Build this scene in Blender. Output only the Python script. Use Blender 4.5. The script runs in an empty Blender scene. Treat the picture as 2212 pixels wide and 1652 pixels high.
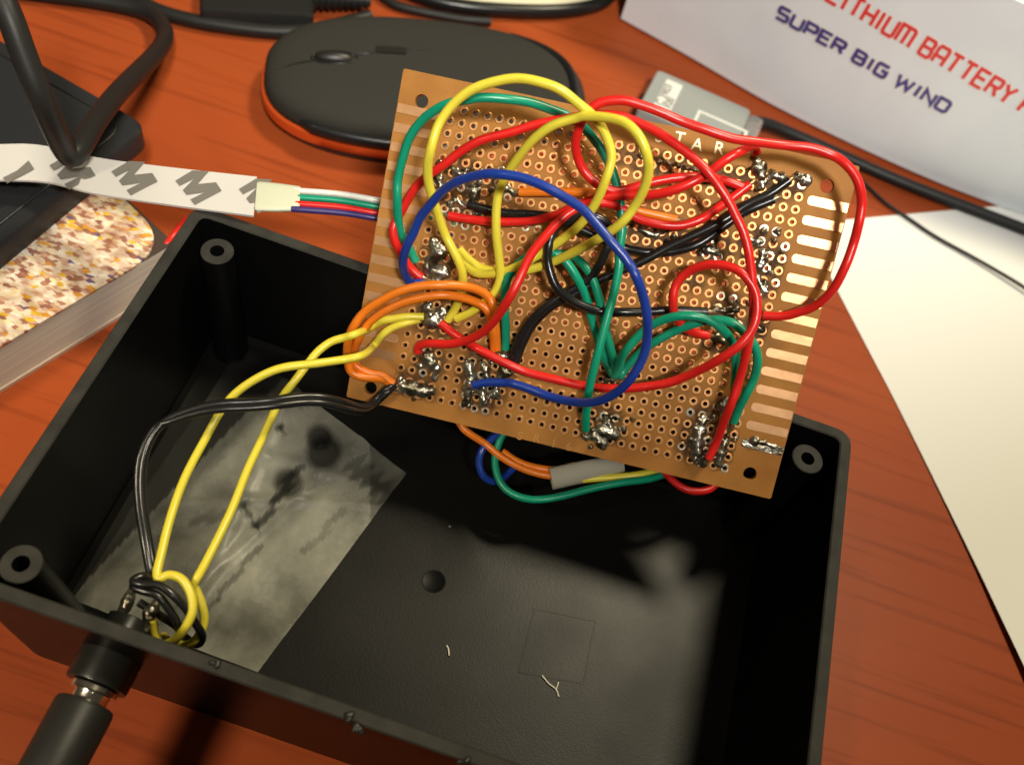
import bpy, bmesh, math, random
from mathutils import Vector, Matrix
random.seed(7)
SC = bpy.context.scene
COL = SC.collection
U = 0.01                      # everything below is written in centimetres
R = math.radians

# ------------------------------------------------------------------ camera
FPX, CX, CY, HC = 2000.0, 1106.0, 826.0, 21.8     # calibrated on the photograph (2212 x 1652 grid)
def norm(v): return v / v.length
AXY = norm(Vector((1023, 2932, -FPX)))
AXX = Vector((.944, -.33, 0)); AXX = norm(AXX - AXY * AXX.dot(AXY))
AXZ = AXX.cross(AXY)
M = Matrix((AXX, AXY, AXZ))                       # camera -> world rotation
CAM = Vector((0, 0, HC))
cd = bpy.data.cameras.new('camera'); cam = bpy.data.objects.new('camera', cd); COL.objects.link(cam)
cam.matrix_world = Matrix.Translation(CAM * U) @ M.to_4x4()
cd.sensor_width = 36; cd.lens = 36 * FPX / 2212
cd.clip_start = .005; cd.clip_end = 20
cd.dof.use_dof = True; cd.dof.focus_distance = .204; cd.dof.aperture_fstop = 15
SC.camera = cam

# ------------------------------------------------------------------ light
w = bpy.data.worlds.new('World'); SC.world = w; w.use_nodes = True
w.node_tree.nodes['Background'].inputs[0].default_value = (1, .80, .58, 1)
w.node_tree.nodes['Background'].inputs[1].default_value = .045
def lamp(kind, name, loc, target, power, color, **kw):
    d = bpy.data.lights.new(name, kind); o = bpy.data.objects.new(name, d); COL.objects.link(o)
    o.location = Vector(loc) * U
    o.rotation_euler = (Vector(target) - Vector(loc)).to_track_quat('-Z', 'Y').to_euler()
    d.energy = power; d.color = color
    for k, v in kw.items(): setattr(d, k, v)
    return o
BACK = M @ Vector((0, 0, 1))                      # from the camera back along its axis
kl = CAM + BACK * 78 + M @ Vector((22, 0, 0))
up = R(25.4)
lamp('SPOT', 'desk_lamp', kl, kl + (M @ Vector((-.20, math.sin(up), -math.cos(up)))) * 50, 49, (1, .95, .86), shadow_soft_size=.07, spot_size=R(50), spot_blend=.05)
lamp('AREA', 'ceiling_lamp', (36, 62, 120), (0, 8, 0), 14.2, (1, .88, .61), shape='DISK', size=.24)
lamp('SPOT', 'fill_spot', (-46, -34, 70), (-10.5, -2.5, 0), 60, (1, .86, .62), shadow_soft_size=.14, spot_size=R(14), spot_blend=.5)  # added fill, brightens only the table at the lower left
SC.view_settings.view_transform = 'Standard'; SC.view_settings.look = 'None'
SC.view_settings.exposure = 0; SC.view_settings.gamma = 1
SC.render.engine = 'CYCLES'

# ------------------------------------------------------------------ placing helpers
def ray(px, py): return M @ Vector((px - CX, -(py - CY), -FPX))
def at(px, py, z):                                # the point of height z seen at a pixel
    d = ray(px, py); return CAM + d * ((HC - z) / -d.z)
def project(p):
    c = M.transposed() @ (p - CAM); return CX + c.x / -c.z * FPX, CY - c.y / -c.z * FPX
# the tilted board's frame: origin, width axis, height axis, normal
BT = Vector((-3.514, 10.301, 2.885)); BU = norm(Vector((.992, .050, .113)))
BV = Vector((-.114, .720, .684)); BV = norm(BV - BU * BU.dot(BV)); BN = BU.cross(BV)
def bp(px, py, h=0):                              # point h above the board seen at a pixel
    d = ray(px, py); o = BT + BN * h
    return CAM + d * ((o - CAM).dot(BN) / d.dot(BN))
def buv(px, py, h=0):
    p = bp(px, py, h) - BT; return p.dot(BU), p.dot(BV)
def bw(u, v, h=0): return BT + BU * u + BV * v + BN * h

# ------------------------------------------------------------------ objects
def link(o, parent=None, base=None):
    COL.objects.link(o)
    if parent is not None:
        o.parent = parent
    return o
def wpos(o):
    p = Vector(o.location); q = o.parent
    while q is not None: p += Vector(q.location); q = q.parent
    return p
def mesh(name, verts, faces, mats, parent=None, smooth=None, midx=None, base=None):
    """one mesh object from world coordinates in cm"""
    me = bpy.data.meshes.new(name)
    off = wpos(parent) / U if parent is not None else (Vector(base) if base is not None else Vector((0, 0, 0)))
    me.from_pydata([(Vector(v) - off) * U for v in verts], [], faces)
    for m in (mats if isinstance(mats, (list, tuple)) else [mats]): me.materials.append(m)
    if midx: me.polygons.foreach_set('material_index', midx)
    if smooth is not None:
        me.polygons.foreach_set('use_smooth', [True] * len(me.polygons))
        if smooth < 180: me.set_sharp_from_angle(angle=R(smooth))
    me.update()
    o = bpy.data.objects.new(name, me); link(o, parent)
    if parent is None: o.location = off * U
    return o
def thing(name, loc, label, cat, group=None):
    o = bpy.data.objects.new(name, None); o.empty_display_size = .01
    o.location = Vector(loc) * U; COL.objects.link(o); return tag(o, label, cat, group)
def tag(o, label=None, cat=None, group=None, kind=None):
    for k, v in (('label', label), ('category', cat), ('group', group), ('kind', kind)):
        if v: o[k] = v
    return o
def spline(pts, n=7, closed=False):
    """centripetal-ish Catmull-Rom through points"""
    P = [Vector(p) for p in pts]
    if len(P) < 3: return P
    out = []; L = len(P)
    for i in range(L if closed else L - 1):
        p1, p2 = P[i], P[(i + 1) % L]
        p0 = P[i - 1] if (i > 0 or closed) else p1 * 2 - p2
        p3 = P[(i + 2) % L] if (i + 2 < L or closed) else p2 * 2 - p1
        for k in range(n):
            t = k / n; t2, t3 = t * t, t * t * t
            out.append(.5 * ((2 * p1) + (p2 - p0) * t + (2 * p0 - 5 * p1 + 4 * p2 - p3) * t2 + (3 * p1 - p0 - 3 * p2 + p3) * t3))
    if not closed: out.append(P[-1])
    return out
def relax(P, k):
    for _ in range(k): P = [P[0]] + [(P[i - 1] + P[i] * 2 + P[i + 1]) / 4 for i in range(1, len(P) - 1)] + [P[-1]]
    return P
def tube_geo(P, r, seg=12, cap=True, closed=False):
    """sweep a circle (r: number or list) along points by parallel transport"""
    n = len(P); rr = r if isinstance(r, (list, tuple)) else [r] * n
    V, F = [], []
    t0 = norm(P[1] - P[0]); a = t0.orthogonal().normalized(); b = t0.cross(a)
    for i in range(n):
        if closed: t = norm(P[(i + 1) % n] - P[i - 1])
        else: t = norm(P[min(i + 1, n - 1)] - P[max(i - 1, 0)])
        a = norm(a - t * a.dot(t)); b = t.cross(a)
        for k in range(seg):
            q = 2 * math.pi * k / seg
            V.append(P[i] + (a * math.cos(q) + b * math.sin(q)) * rr[i])
    for i in range(n if closed else n - 1):
        j = (i + 1) % n
        for k in range(seg):
            l = (k + 1) % seg
            F.append((i * seg + k, i * seg + l, j * seg + l, j * seg + k))
    if cap and not closed:
        F.append(tuple(range(seg))[::-1]); F.append(tuple((n - 1) * seg + k for k in range(seg)))
    return V, F
def join(*gs):
    V, F = [], []
    for v, f in gs:
        o = len(V); V += list(v); F += [tuple(i + o for i in q) for q in f]
    return V, F
def tube(name, pts, r, mat, parent=None, n=7, seg=12, smooth=50, rel=3):
    P = relax(spline(pts, n), rel)
    V, F = tube_geo(P, r, seg)
    return mesh(name, V, F, mat, parent, smooth, base=P[0] if parent is None else None)
def lathe_geo(c, ax, prof, seg=32):
    """rings (distance along axis, radius) around axis ax from c"""
    c = Vector(c); ax = norm(Vector(ax)); a = ax.orthogonal().normalized(); b = ax.cross(a)
    V, F = [], []
    for d, r in prof:
        for k in range(seg):
            q = 2 * math.pi * k / seg
            V.append(c + ax * d + (a * math.cos(q) + b * math.sin(q)) * r)
    for i in range(len(prof) - 1):
        for k in range(seg):
            l = (k + 1) % seg
            F.append((i * seg + k, i * seg + l, (i + 1) * seg + l, (i + 1) * seg + k))
    F.append(tuple(range(seg))[::-1]); F.append(tuple((len(prof) - 1) * seg + k for k in range(seg)))
    return V, F
def prism_geo(poly, z0, z1, bev=0):
    """poly: list of (x, y) world, extruded z0..z1 (z may be lists)"""
    n = len(poly); V, F = [], []
    zz0 = z0 if isinstance(z0, list) else [z0] * n
    zz1 = z1 if isinstance(z1, list) else [z1] * n
    cx = sum(p[0] for p in poly) / n; cy = sum(p[1] for p in poly) / n
    rings = [[(p[0], p[1], a) for p, a in zip(poly, zz0)]]
    if bev:
        rings.append([(p[0], p[1], a - bev) for p, a in zip(poly, zz1)])
        ins = []
        for p, a in zip(poly, zz1):
            d = math.hypot(p[0] - cx, p[1] - cy); s = (d - bev) / d
            ins.append((cx + (p[0] - cx) * s, cy + (p[1] - cy) * s, a))
        rings.append(ins)
    else: rings.append([(p[0], p[1], a) for p, a in zip(poly, zz1)])
    for r in rings: V += r
    for i in range(len(rings) - 1):
        for k in range(n):
            l = (k + 1) % n
            F.append((i * n + k, i * n + l, (i + 1) * n + l, (i + 1) * n + k))
    F.append(tuple(range(n))[::-1]); F.append(tuple((len(rings) - 1) * n + k for k in range(n)))
    return V, F
def ccw(poly):
    a = sum(poly[i - 1][0] * poly[i][1] - poly[i][0] * poly[i - 1][1] for i in range(len(poly)))
    return poly if a > 0 else poly[::-1]
def rounded(poly, r, seg=6):
    """round the corners of a polygon of (x, y)"""
    out = []; n = len(poly)
    for i in range(n):
        p = Vector(poly[i]); a = norm(Vector(poly[i - 1]) - p); b = norm(Vector(poly[(i + 1) % n]) - p)
        rr = r[i] if isinstance(r, (list, tuple)) else r
        if rr <= 0: out.append(tuple(p)); continue
        q0, q1 = p + a * rr, p + b * rr
        for k in range(seg + 1):
            t = k / seg; out.append(tuple(q0 * (1 - t) ** 2 + p * 2 * t * (1 - t) + q1 * t * t))
    return out
def text_geo(s, size, place, depth=.004):
    """built-in font; place(x, y, z) -> world"""
    c = bpy.data.curves.new('t', 'FONT'); c.body = s; c.size = size; c.align_x = 'CENTER'; c.align_y = 'CENTER'
    c.extrude = depth; c.offset = size * .012
    o = bpy.data.objects.new('t', c); COL.objects.link(o)
    dg = bpy.context.evaluated_depsgraph_get()
    me = bpy.data.meshes.new_from_object(o.evaluated_get(dg))
    V = [place(v.co.x, v.co.y, v.co.z) for v in me.vertices]; F = [tuple(p.vertices) for p in me.polygons]
    bpy.data.objects.remove(o); bpy.data.curves.remove(c); bpy.data.meshes.remove(me)
    return V, F
def lump_geo(balls, voxel=.022):
    """melt balls [(centre, radii, axis?)] into one closed skin by a voxel remesh (cm)"""
    bm = bmesh.new()
    for c, r, *ax in balls:
        m = Matrix.Translation(c)
        if ax:
            q = Vector((0, 0, 1)).rotation_difference(ax[0]).to_matrix().to_4x4(); m = m @ q @ Matrix.Diagonal((r, r, ax[1], 1))
        else: m = m @ Matrix.Diagonal((r, r, r, 1))
        bmesh.ops.create_icosphere(bm, subdivisions=2, radius=1, matrix=m)
    me = bpy.data.meshes.new('l'); bm.to_mesh(me); bm.free()
    o = bpy.data.objects.new('l', me); COL.objects.link(o)
    md = o.modifiers.new('r', 'REMESH'); md.mode = 'VOXEL'; md.voxel_size = voxel
    ms = o.modifiers.new('s', 'SMOOTH'); ms.factor = .5; ms.iterations = 2
    dg = bpy.context.evaluated_depsgraph_get()
    m2 = bpy.data.meshes.new_from_object(o.evaluated_get(dg))
    V = [Vector(v.co) for v in m2.vertices]; F = [tuple(p.vertices) for p in m2.polygons]
    bpy.data.objects.remove(o); bpy.data.meshes.remove(me); bpy.data.meshes.remove(m2)
    return V, F

# ------------------------------------------------------------------ materials
def mat(name, color, rough=.5, metal=0, spec=.5, bump=None, vary=None, coat=0, emit=None, **kw):
    m = bpy.data.materials.new(name); m.use_nodes = True
    nt = m.node_tree; b = nt.nodes['Principled BSDF']
    b.inputs['Base Color'].default_value = (*color, 1); b.inputs['Roughness'].default_value = rough
    b.inputs['Metallic'].default_value = metal; b.inputs['Specular IOR Level'].default_value = spec
    b.inputs['Coat Weight'].default_value = coat
    for k, v in kw.items(): b.inputs[k.replace('_', ' ')].default_value = v
    tc = nt.nodes.new('ShaderNodeTexCoord')
    if vary:                                  # (scale per metre, second colour, amount)
        sc, c2, lo, hi = vary
        n = nt.nodes.new('ShaderNodeTexNoise'); n.inputs['Scale'].default_value = sc; n.inputs['Detail'].default_value = 6
        r = nt.nodes.new('ShaderNodeValToRGB'); r.color_ramp.elements[0].position = lo; r.color_ramp.elements[1].position = hi
        r.color_ramp.elements[0].color = (*color, 1); r.color_ramp.elements[1].color = (*c2, 1)
        nt.links.new(tc.outputs['Object'], n.inputs['Vector']); nt.links.new(n.outputs['Fac'], r.inputs['Fac'])
        nt.links.new(r.outputs['Color'], b.inputs['Base Color'])
    if bump:
        sc, st = bump
        n = nt.nodes.new('ShaderNodeTexNoise'); n.inputs['Scale'].default_value = sc; n.inputs['Detail'].default_value = 4
        bn = nt.nodes.new('ShaderNodeBump'); bn.inputs['Strength'].default_value = st; bn.inputs['Distance'].default_value = .0004
        nt.links.new(tc.outputs['Object'], n.inputs['Vector']); nt.links.new(n.outputs['Fac'], bn.inputs['Height'])
        nt.links.new(bn.outputs['Normal'], b.inputs['Normal'])
    return m

def flux_stain(m):
    nt = m.node_tree; b = nt.nodes['Principled BSDF']; src = b.inputs['Base Color'].links[0].from_socket
    at_ = nt.nodes.new('ShaderNodeAttribute'); at_.attribute_name = 'flux'
    mx = nt.nodes.new('ShaderNodeMix'); mx.data_type = 'RGBA'; mx.inputs[7].default_value = (.055, .026, .010, 1)
    mr = nt.nodes.new('ShaderNodeMath'); mr.operation = 'MULTIPLY'; mr.inputs[1].default_value = 1.0
    nt.links.new(at_.outputs['Fac'], mr.inputs[0]); nt.links.new(mr.outputs[0], mx.inputs[0]); nt.links.new(src, mx.inputs[6]); nt.links.new(mx.outputs[2], b.inputs['Base Color'])

def wood():
    m = bpy.data.materials.new('cherry_wood'); m.use_nodes = True; nt = m.node_tree; b = nt.nodes['Principled BSDF']
    tc = nt.nodes.new('ShaderNodeTexCoord')
    def noise(scale, sx, sy, det=8, dist=0.):
        mp = nt.nodes.new('ShaderNodeMapping'); mp.inputs['Scale'].default_value = (sx, sy, 1); mp.inputs['Rotation'].default_value = (0, 0, R(-3))
        n = nt.nodes.new('ShaderNodeTexNoise'); n.inputs['Scale'].default_value = scale; n.inputs['Detail'].default_value = det; n.inputs['Distortion'].default_value = dist
        nt.links.new(tc.outputs['Object'], mp.inputs[0]); nt.links.new(mp.outputs[0], n.inputs['Vector']); return n
    n1 = noise(7, .5, 2.2, 5, .6); n2 = noise(240, .06, 1.5, 7, .1)
    r1 = nt.nodes.new('ShaderNodeValToRGB')
    r1.color_ramp.elements[0].position = .32; r1.color_ramp.elements[0].color = (.295, .052, .014, 1)
    r1.color_ramp.elements[1].position = .70; r1.color_ramp.elements[1].color = (.37, .076, .019, 1)
    r2 = nt.nodes.new('ShaderNodeValToRGB')
    r2.color_ramp.elements[0].position = .33; r2.color_ramp.elements[0].color = (.42, .36, .36, 1)
    r2.color_ramp.elements[1].position = .47; r2.color_ramp.elements[1].color = (1, 1, 1, 1)
    mx = nt.nodes.new('ShaderNodeMix'); mx.data_type = 'RGBA'; mx.blend_type = 'MULTIPLY'; mx.inputs[0].default_value = .42
    nt.links.new(n1.outputs['Fac'], r1.inputs[0]); nt.links.new(n2.outputs['Fac'], r2.inputs[0])
    nt.links.new(r1.outputs[0], mx.inputs[6]); nt.links.new(r2.outputs[0], mx.inputs[7]); nt.links.new(mx.outputs[2], b.inputs['Base Color'])
    b.inputs['Roughness'].default_value = .42; b.inputs['Specular IOR Level'].default_value = .12
    bn = nt.nodes.new('ShaderNodeBump'); bn.inputs['Strength'].default_value = .08; bn.inputs['Distance'].default_value = .0005
    nt.links.new(n2.outputs['Fac'], bn.inputs['Height']); nt.links.new(bn.outputs[0], b.inputs['Normal'])
    return m

def collage():
    """book cover: a mosaic of small warm pictures"""
    m = bpy.data.materials.new('picture_collage'); m.use_nodes = True; nt = m.node_tree; b = nt.nodes['Principled BSDF']
    tc = nt.nodes.new('ShaderNodeTexCoord'); mp = nt.nodes.new('ShaderNodeMapping'); mp.inputs['Rotation'].default_value = (0, 0, R(35)); mp.inputs['Scale'].default_value = (1, 2.1, 1)
    v = nt.nodes.new('ShaderNodeTexVoronoi'); v.inputs['Scale'].default_value = 520; v.distance = 'CHEBYCHEV'
    n = nt.nodes.new('ShaderNodeTexNoise'); n.inputs['Scale'].default_value = 260; n.inputs['Detail'].default_value = 5
    sp = nt.nodes.new('ShaderNodeSeparateColor'); r = nt.nodes.new('ShaderNodeValToRGB'); cr = r.color_ramp; cr.interpolation = 'CONSTANT'
    cols = [(0, (.75, .62, .46)), (.16, (.44, .21, .13)), (.28, (.80, .66, .50)), (.42, (.62, .38, .25)), (.52, (.85, .75, .62)), (.66, (.75, .36, .05)), (.72, (.34, .15, .11)), (.80, (.85, .70, .42)), (.90, (.70, .50, .40)), (.955, (.80, .50, .04)), (.985, (.18, .12, .2))]
    cr.elements[0].color = (*cols[0][1], 1)
    cr.elements[1].position = cols[1][0]; cr.elements[1].color = (*cols[1][1], 1)
    for p, c in cols[2:]:
        e = cr.elements.new(p); e.color = (*c, 1)
    r2 = nt.nodes.new('ShaderNodeValToRGB'); r2.color_ramp.elements[0].position = .35; r2.color_ramp.elements[0].color = (.35, .2, .15, 1); r2.color_ramp.elements[1].position = .6; r2.color_ramp.elements[1].color = (1, 1, 1, 1)
    mx = nt.nodes.new('ShaderNodeMix'); mx.data_type = 'RGBA'; mx.blend_type = 'MULTIPLY'; mx.inputs[0].default_value = .6
    nt.links.new(tc.outputs['Object'], mp.inputs[0]); nt.links.new(mp.outputs[0], v.inputs['Vector']); nt.links.new(tc.outputs['Object'], n.inputs['Vector'])
    nt.links.new(v.outputs['Color'], sp.inputs[0]); nt.links.new(sp.outputs[0], r.inputs[0]); nt.links.new(n.outputs['Fac'], r2.inputs[0])
    nt.links.new(r.outputs[0], mx.inputs[6]); nt.links.new(r2.outputs[0], mx.inputs[7]); nt.links.new(mx.outputs[2], b.inputs['Base Color'])
    b.inputs['Roughness'].default_value = .3
    return m
def pages():
    m = bpy.data.materials.new('page_edges'); m.use_nodes = True; nt = m.node_tree; b = nt.nodes['Principled BSDF']
    tc = nt.nodes.new('ShaderNodeTexCoord'); mp = nt.nodes.new('ShaderNodeMapping'); mp.inputs['Scale'].default_value = (2, 2, 700)
    n = nt.nodes.new('ShaderNodeTexNoise'); n.inputs['Scale'].default_value = 2; n.inputs['Detail'].default_value = 4
    r = nt.nodes.new('ShaderNodeValToRGB'); r.color_ramp.elements[0].position = .3; r.color_ramp.elements[0].color = (.50, .47, .38, 1); r.color_ramp.elements[1].position = .65; r.color_ramp.elements[1].color = (.76, .72, .60, 1)
    nt.links.new(tc.outputs['Object'], mp.inputs[0]); nt.links.new(mp.outputs[0], n.inputs['Vector']); nt.links.new(n.outputs['Fac'], r.inputs[0]); nt.links.new(r.outputs[0], b.inputs['Base Color'])
    b.inputs['Roughness'].default_value = .8
    return m
def bag_mat():
    """thin milky polythene, scuffed in patches"""
    m = bpy.data.materials.new('scuffed_polythene'); m.use_nodes = True; nt = m.node_tree
    b = nt.nodes['Principled BSDF']; out = nt.nodes['Material Output']
    b.inputs['Base Color'].default_value = (.36, .36, .30, 1); b.inputs['Roughness'].default_value = .36; b.inputs['Specular IOR Level'].default_value = .55
    tr = nt.nodes.new('ShaderNodeBsdfTransparent'); mx = nt.nodes.new('ShaderNodeMixShader')
    tc = nt.nodes.new('ShaderNodeTexCoord'); n = nt.nodes.new('ShaderNodeTexNoise'); n.inputs['Scale'].default_value = 34; n.inputs['Detail'].default_value = 8; n.inputs['Roughness'].default_value = .62; n.inputs['Distortion'].default_value = 0
    r = nt.nodes.new('ShaderNodeValToRGB'); r.color_ramp.elements[0].position = .38; r.color_ramp.elements[0].color = (.30, .30, .30, 1); r.color_ramp.elements[1].position = .60; r.color_ramp.elements[1].color = (.78, .78, .78, 1)
    nt.links.new(tc.outputs['Object'], n.inputs['Vector']); nt.links.new(n.outputs['Fac'], r.inputs[0]); at_ = nt.nodes.new('ShaderNodeAttribute'); at_.attribute_name = 'film'
    mu_ = nt.nodes.new('ShaderNodeMath'); mu_.operation = 'MULTIPLY'
    nt.links.new(r.outputs[0], mu_.inputs[0]); nt.links.new(at_.outputs['Fac'], mu_.inputs[1]); nt.links.new(mu_.outputs[0], mx.inputs[0])
    nt.links.new(tr.outputs[0], mx.inputs[1]); nt.links.new(b.outputs[0], mx.inputs[2]); nt.links.new(mx.outputs[0], out.inputs['Surface'])
    bn = nt.nodes.new('ShaderNodeBump'); bn.inputs['Strength'].default_value = .12; bn.inputs['Distance'].default_value = .001
    nt.links.new(n.outputs['Fac'], bn.inputs['Height']); nt.links.new(bn.outputs[0], b.inputs['Normal'])
    return m
def cardboard():
    m = mat('glossy_white_card', (.77, .82, .855), .5, spec=.2, bump=(60, .05), vary=(45, (.72, .77, .80), .35, .7))
    return m

MT = dict(page_top=mat('dark_page_top', (.05, .032, .022), .6), abs_wall=mat('black_abs_polished', (.0035, .0035, .0036), .34, spec=.07, bump=(900, .03)), tinned=mat('tinned_copper', (.60, .54, .42), .34, metal=.85, vary=(260, (.62, .36, .16), .46, .6), bump=(600, .5)), 
    wood=wood(), abs=mat('black_abs', (.0050, .0048, .0042), .44, spec=.2, bump=(2600, .08)), abs_rim=mat('pale_abs_edge', (.040, .039, .034), .6, spec=.12, bump=(1800, .12), vary=(220, (.026, .025, .022), .35, .7)), abs_dark=mat('black_abs_smooth', (.016, .016, .014), .35, spec=.3),
    board=mat('phenolic_board', (.42, .190, .044), .55, spec=.15, vary=(110, (.31, .128, .027), .3, .72), bump=(900, .04)),
    contact=mat('dull_copper_contact', (.70, .40, .20), .36, metal=.86, vary=(160, (.58, .31, .15), .4, .7), bump=(700, .08)), copper=mat('bare_copper', (.64, .33, .13), .45, metal=.93, vary=(160, (.50, .24, .09), .4, .7), bump=(700, .10)),
    gold=mat('gilded_letters', (.95, .80, .50), .45, metal=.2),
    faint=mat('faint_etched_letters', (.50, .24, .07), .4, metal=.2),
    solder=mat('solder', (.46, .44, .36), .28, metal=.92, bump=(520, 1.0), vary=(340, (.13, .11, .07), .42, .62)),
    flux=mat('burnt_flux', (.10, .055, .022), .25),
    red=mat('red_insulation', (.72, .018, .014), .30, bump=(500, .05)), yellow=mat('yellow_insulation', (.76, .65, .055), .33, bump=(500, .05)),
    green=mat('green_insulation', (.005, .29, .165), .30, bump=(500, .05)), blue=mat('blue_insulation', (.012, .045, .30), .28, bump=(500, .05)),
    orange=mat('orange_insulation', (.82, .20, .012), .34, bump=(500, .05)), black=mat('black_insulation', (.012, .012, .012), .26, bump=(500, .05)),
    white=mat('white_insulation', (.75, .73, .68), .35), violet=mat('violet_insulation', (.05, .035, .16), .3),
    rubber=mat('black_rubber', (.016, .016, .015), .46, spec=.28, bump=(1500, .08)), nickel=mat('nickel', (.80, .76, .66), .18, metal=1, bump=(400, .1)),
    mouse=mat('mouse_rubber_coat', (.034, .033, .028), .8, spec=.12, bump=(3500, .15)), gloss=mat('gloss_black', (.012, .012, .012), .28, spec=.35),
    mouse_orange=mat('orange_trim', (.62, .085, .014), .32), mouse_base=mat('mouse_base_black', (.016, .014, .013), .4),
    card=cardboard(), cardw=mat('white_outline_ink', (.84, .82, .78), .35), inkr=mat('red_ink', (.74, .045, .045), .35), inkb=mat('navy_ink', (.055, .048, .23), .35),
    paper=mat('white_paper', (.82, .82, .79), .75, bump=(700, .04)), collage=collage(), pages=pages(), cover_edge=mat('cover_board', (.55, .42, .32), .6),
    leather=mat('black_leather', (.017, .018, .020), .42, bump=(1300, .35)), tape=mat('tape_backing', (.60, .58, .56), .42, bump=(350, .05)),
    mark=mat('grey_print', (.17, .16, .14), .5), sleeve=mat('heat_shrink_cream', (.58, .60, .46), .45, bump=(300, .08)),
    bag=bag_mat(), frost=mat('frosted_grey_plastic', (.36, .385, .37), .28, bump=(500, .05), Transmission_Weight=.25, IOR=1.3), clear=mat('clear_plastic', (.80, .80, .78), .08, Transmission_Weight=.8, IOR=1.45),
    label=mat('white_label', (.66, .66, .62), .5), ink=mat('grey_ink', (.10, .10, .10), .6), cream=mat('cream_dish', (.74, .70, .52), .4), wtape=mat('masking_sleeve', (.36, .34, .27), .6),
    crumb=mat('pale_crumb', (.75, .72, .6), .4), dust=mat('dust_speck', (.5, .5, .47), .6))

flux_stain(MT['board'])
def specks(m, scale, thr, col):
    nt = m.node_tree; b = nt.nodes['Principled BSDF']; tc = nt.nodes.new('ShaderNodeTexCoord')
    v = nt.nodes.new('ShaderNodeTexVoronoi'); v.inputs['Scale'].default_value = scale
    sp = nt.nodes.new('ShaderNodeSeparateColor'); g = nt.nodes.new('ShaderNodeMath'); g.operation = 'GREATER_THAN'; g.inputs[1].default_value = .86
    l = nt.nodes.new('ShaderNodeMath'); l.operation = 'LESS_THAN'; l.inputs[1].default_value = thr
    t = nt.nodes.new('ShaderNodeMath'); t.operation = 'MULTIPLY'
    n = nt.nodes.new('ShaderNodeTexNoise'); n.inputs['Scale'].default_value = 24; n.inputs['Detail'].default_value = 8
    r = nt.nodes.new('ShaderNodeMapRange'); r.inputs['From Min'].default_value = .35; r.inputs['From Max'].default_value = .7; r.inputs['To Min'].default_value = .35; r.inputs['To Max'].default_value = .46
    mx = nt.nodes.new('ShaderNodeMix'); mx.data_type = 'RGBA'; mx.inputs[6].default_value = b.inputs['Base Color'].default_value; mx.inputs[7].default_value = (*col, 1)
    nt.links.new(tc.outputs['Object'], v.inputs['Vector']); nt.links.new(tc.outputs['Object'], n.inputs['Vector']); nt.links.new(v.outputs['Color'], sp.inputs[0])
    nt.links.new(sp.outputs[0], g.inputs[0]); nt.links.new(v.outputs['Distance'], l.inputs[0]); nt.links.new(g.outputs[0], t.inputs[0]); nt.links.new(l.outputs[0], t.inputs[1])
    nt.links.new(t.outputs[0], mx.inputs[0]); nt.links.new(mx.outputs[2], b.inputs['Base Color'])
    nt.links.new(n.outputs['Fac'], r.inputs['Value']); nt.links.new(r.outputs[0], b.inputs['Roughness'])
specks(MT['abs'], 190, .055, (.34, .33, .29))
# ================================================================== TABLE
V, F = prism_geo([(-90, -50), (90, -50), (90, 80), (-90, 80)], -3, 0)
tag(mesh('table', V, F, MT['wood'], None), 'glossy red cherry wood table top under everything', 'table', kind='structure')

# ================================================================== PROJECT BOX
X0, X1, Y0, Y1, ZR, ZF, TH = -8.215, 7.795, 3.27, 12.785, 4.7, .25, .27
box = thing('project_box', ((X0 + X1) / 2, (Y0 + Y1) / 2, 0), 'open black plastic project box without its lid, with screw posts in its corners', 'box')
def rr(ins, rad, seg=8):
    return rounded([(X0 + ins, Y0 + ins), (X1 - ins, Y0 + ins), (X1 - ins, Y1 - ins), (X0 + ins, Y1 - ins)], rad, seg)
loops = [(.14, .55, .04), (.10, .55, .0), ]
prof = [(.10, .5, 0), (.06, .5, .06), (0, .42, ZR - .03), (.03, .40, ZR), (TH - .03, .22, ZR), (TH, .2, ZR - .03), (TH + .10, .35, ZF + .15), (TH + .22, .35, ZF)]
V, F = [], []; n = len(rr(0, .5))
for ins, rad, z in prof: V += [(x, y, z) for x, y in rr(ins, rad)]
for i in range(len(prof) - 1):
    for k in range(n):
        l = (k + 1) % n; F.append((i * n + k, i * n + l, (i + 1) * n + l, (i + 1) * n + k))
F.append(tuple(range(n))[::-1]); F.append(tuple((len(prof) - 1) * n + k for k in range(n)))
mi_ = [1 if i in (1, 5) else 2 if i in (2, 3, 4) else 0 for i in range(len(prof) - 1) for k in range(n)] + [0, 0]  # rim faces take a paler, rougher plastic than floor and walls
shell = mesh('shell', V, F, [MT['abs'], MT['abs_wall'], MT['abs_rim']], box, 35, mi_)
for px, py in ((469, 542), (1745, 990), (45, 1217)):
    c = at(px, py, 4.4); rp = .37
    V, F = lathe_geo((c.x, c.y, ZF), (0, 0, 1), [(0, rp + .08), (4.13, rp), (4.15, rp - .02), (4.15, .16), (4.13, .15), (2.9, .14)], 28)
    mesh('screw_post', V, F, [MT['abs_wall'], MT['abs_rim']], box, 40, [1 if 28 <= i < 28 * 3 else 0 for i in range(len(F))])
V, F = lathe_geo((7.0, 4.05, ZF), (0, 0, 1), [(0, .45), (4.13, .37), (4.15, .35), (4.15, .16), (4.13, .15), (2.9, .14)], 28)
mesh('screw_post', V, F, [MT['abs_wall'], MT['abs_rim']], box, 40, [1 if 28 <= i < 28 * 3 else 0 for i in range(len(F))])
for px, py, r in ((937, 1255, .29),):
    c = at(px, py, ZF)
    V, F = lathe_geo((c.x, c.y, ZF + .002), (0, 0, 1), [(0, r), (.008, r - .004), (.008, r - .03), (.003, r - .05), (.002, .02)], 32)
    mesh('mould_dimple', V, F, MT['abs_wall'], box, 30)  # nearly flat disc; its darker plastic stands in for a recess's shade
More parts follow.
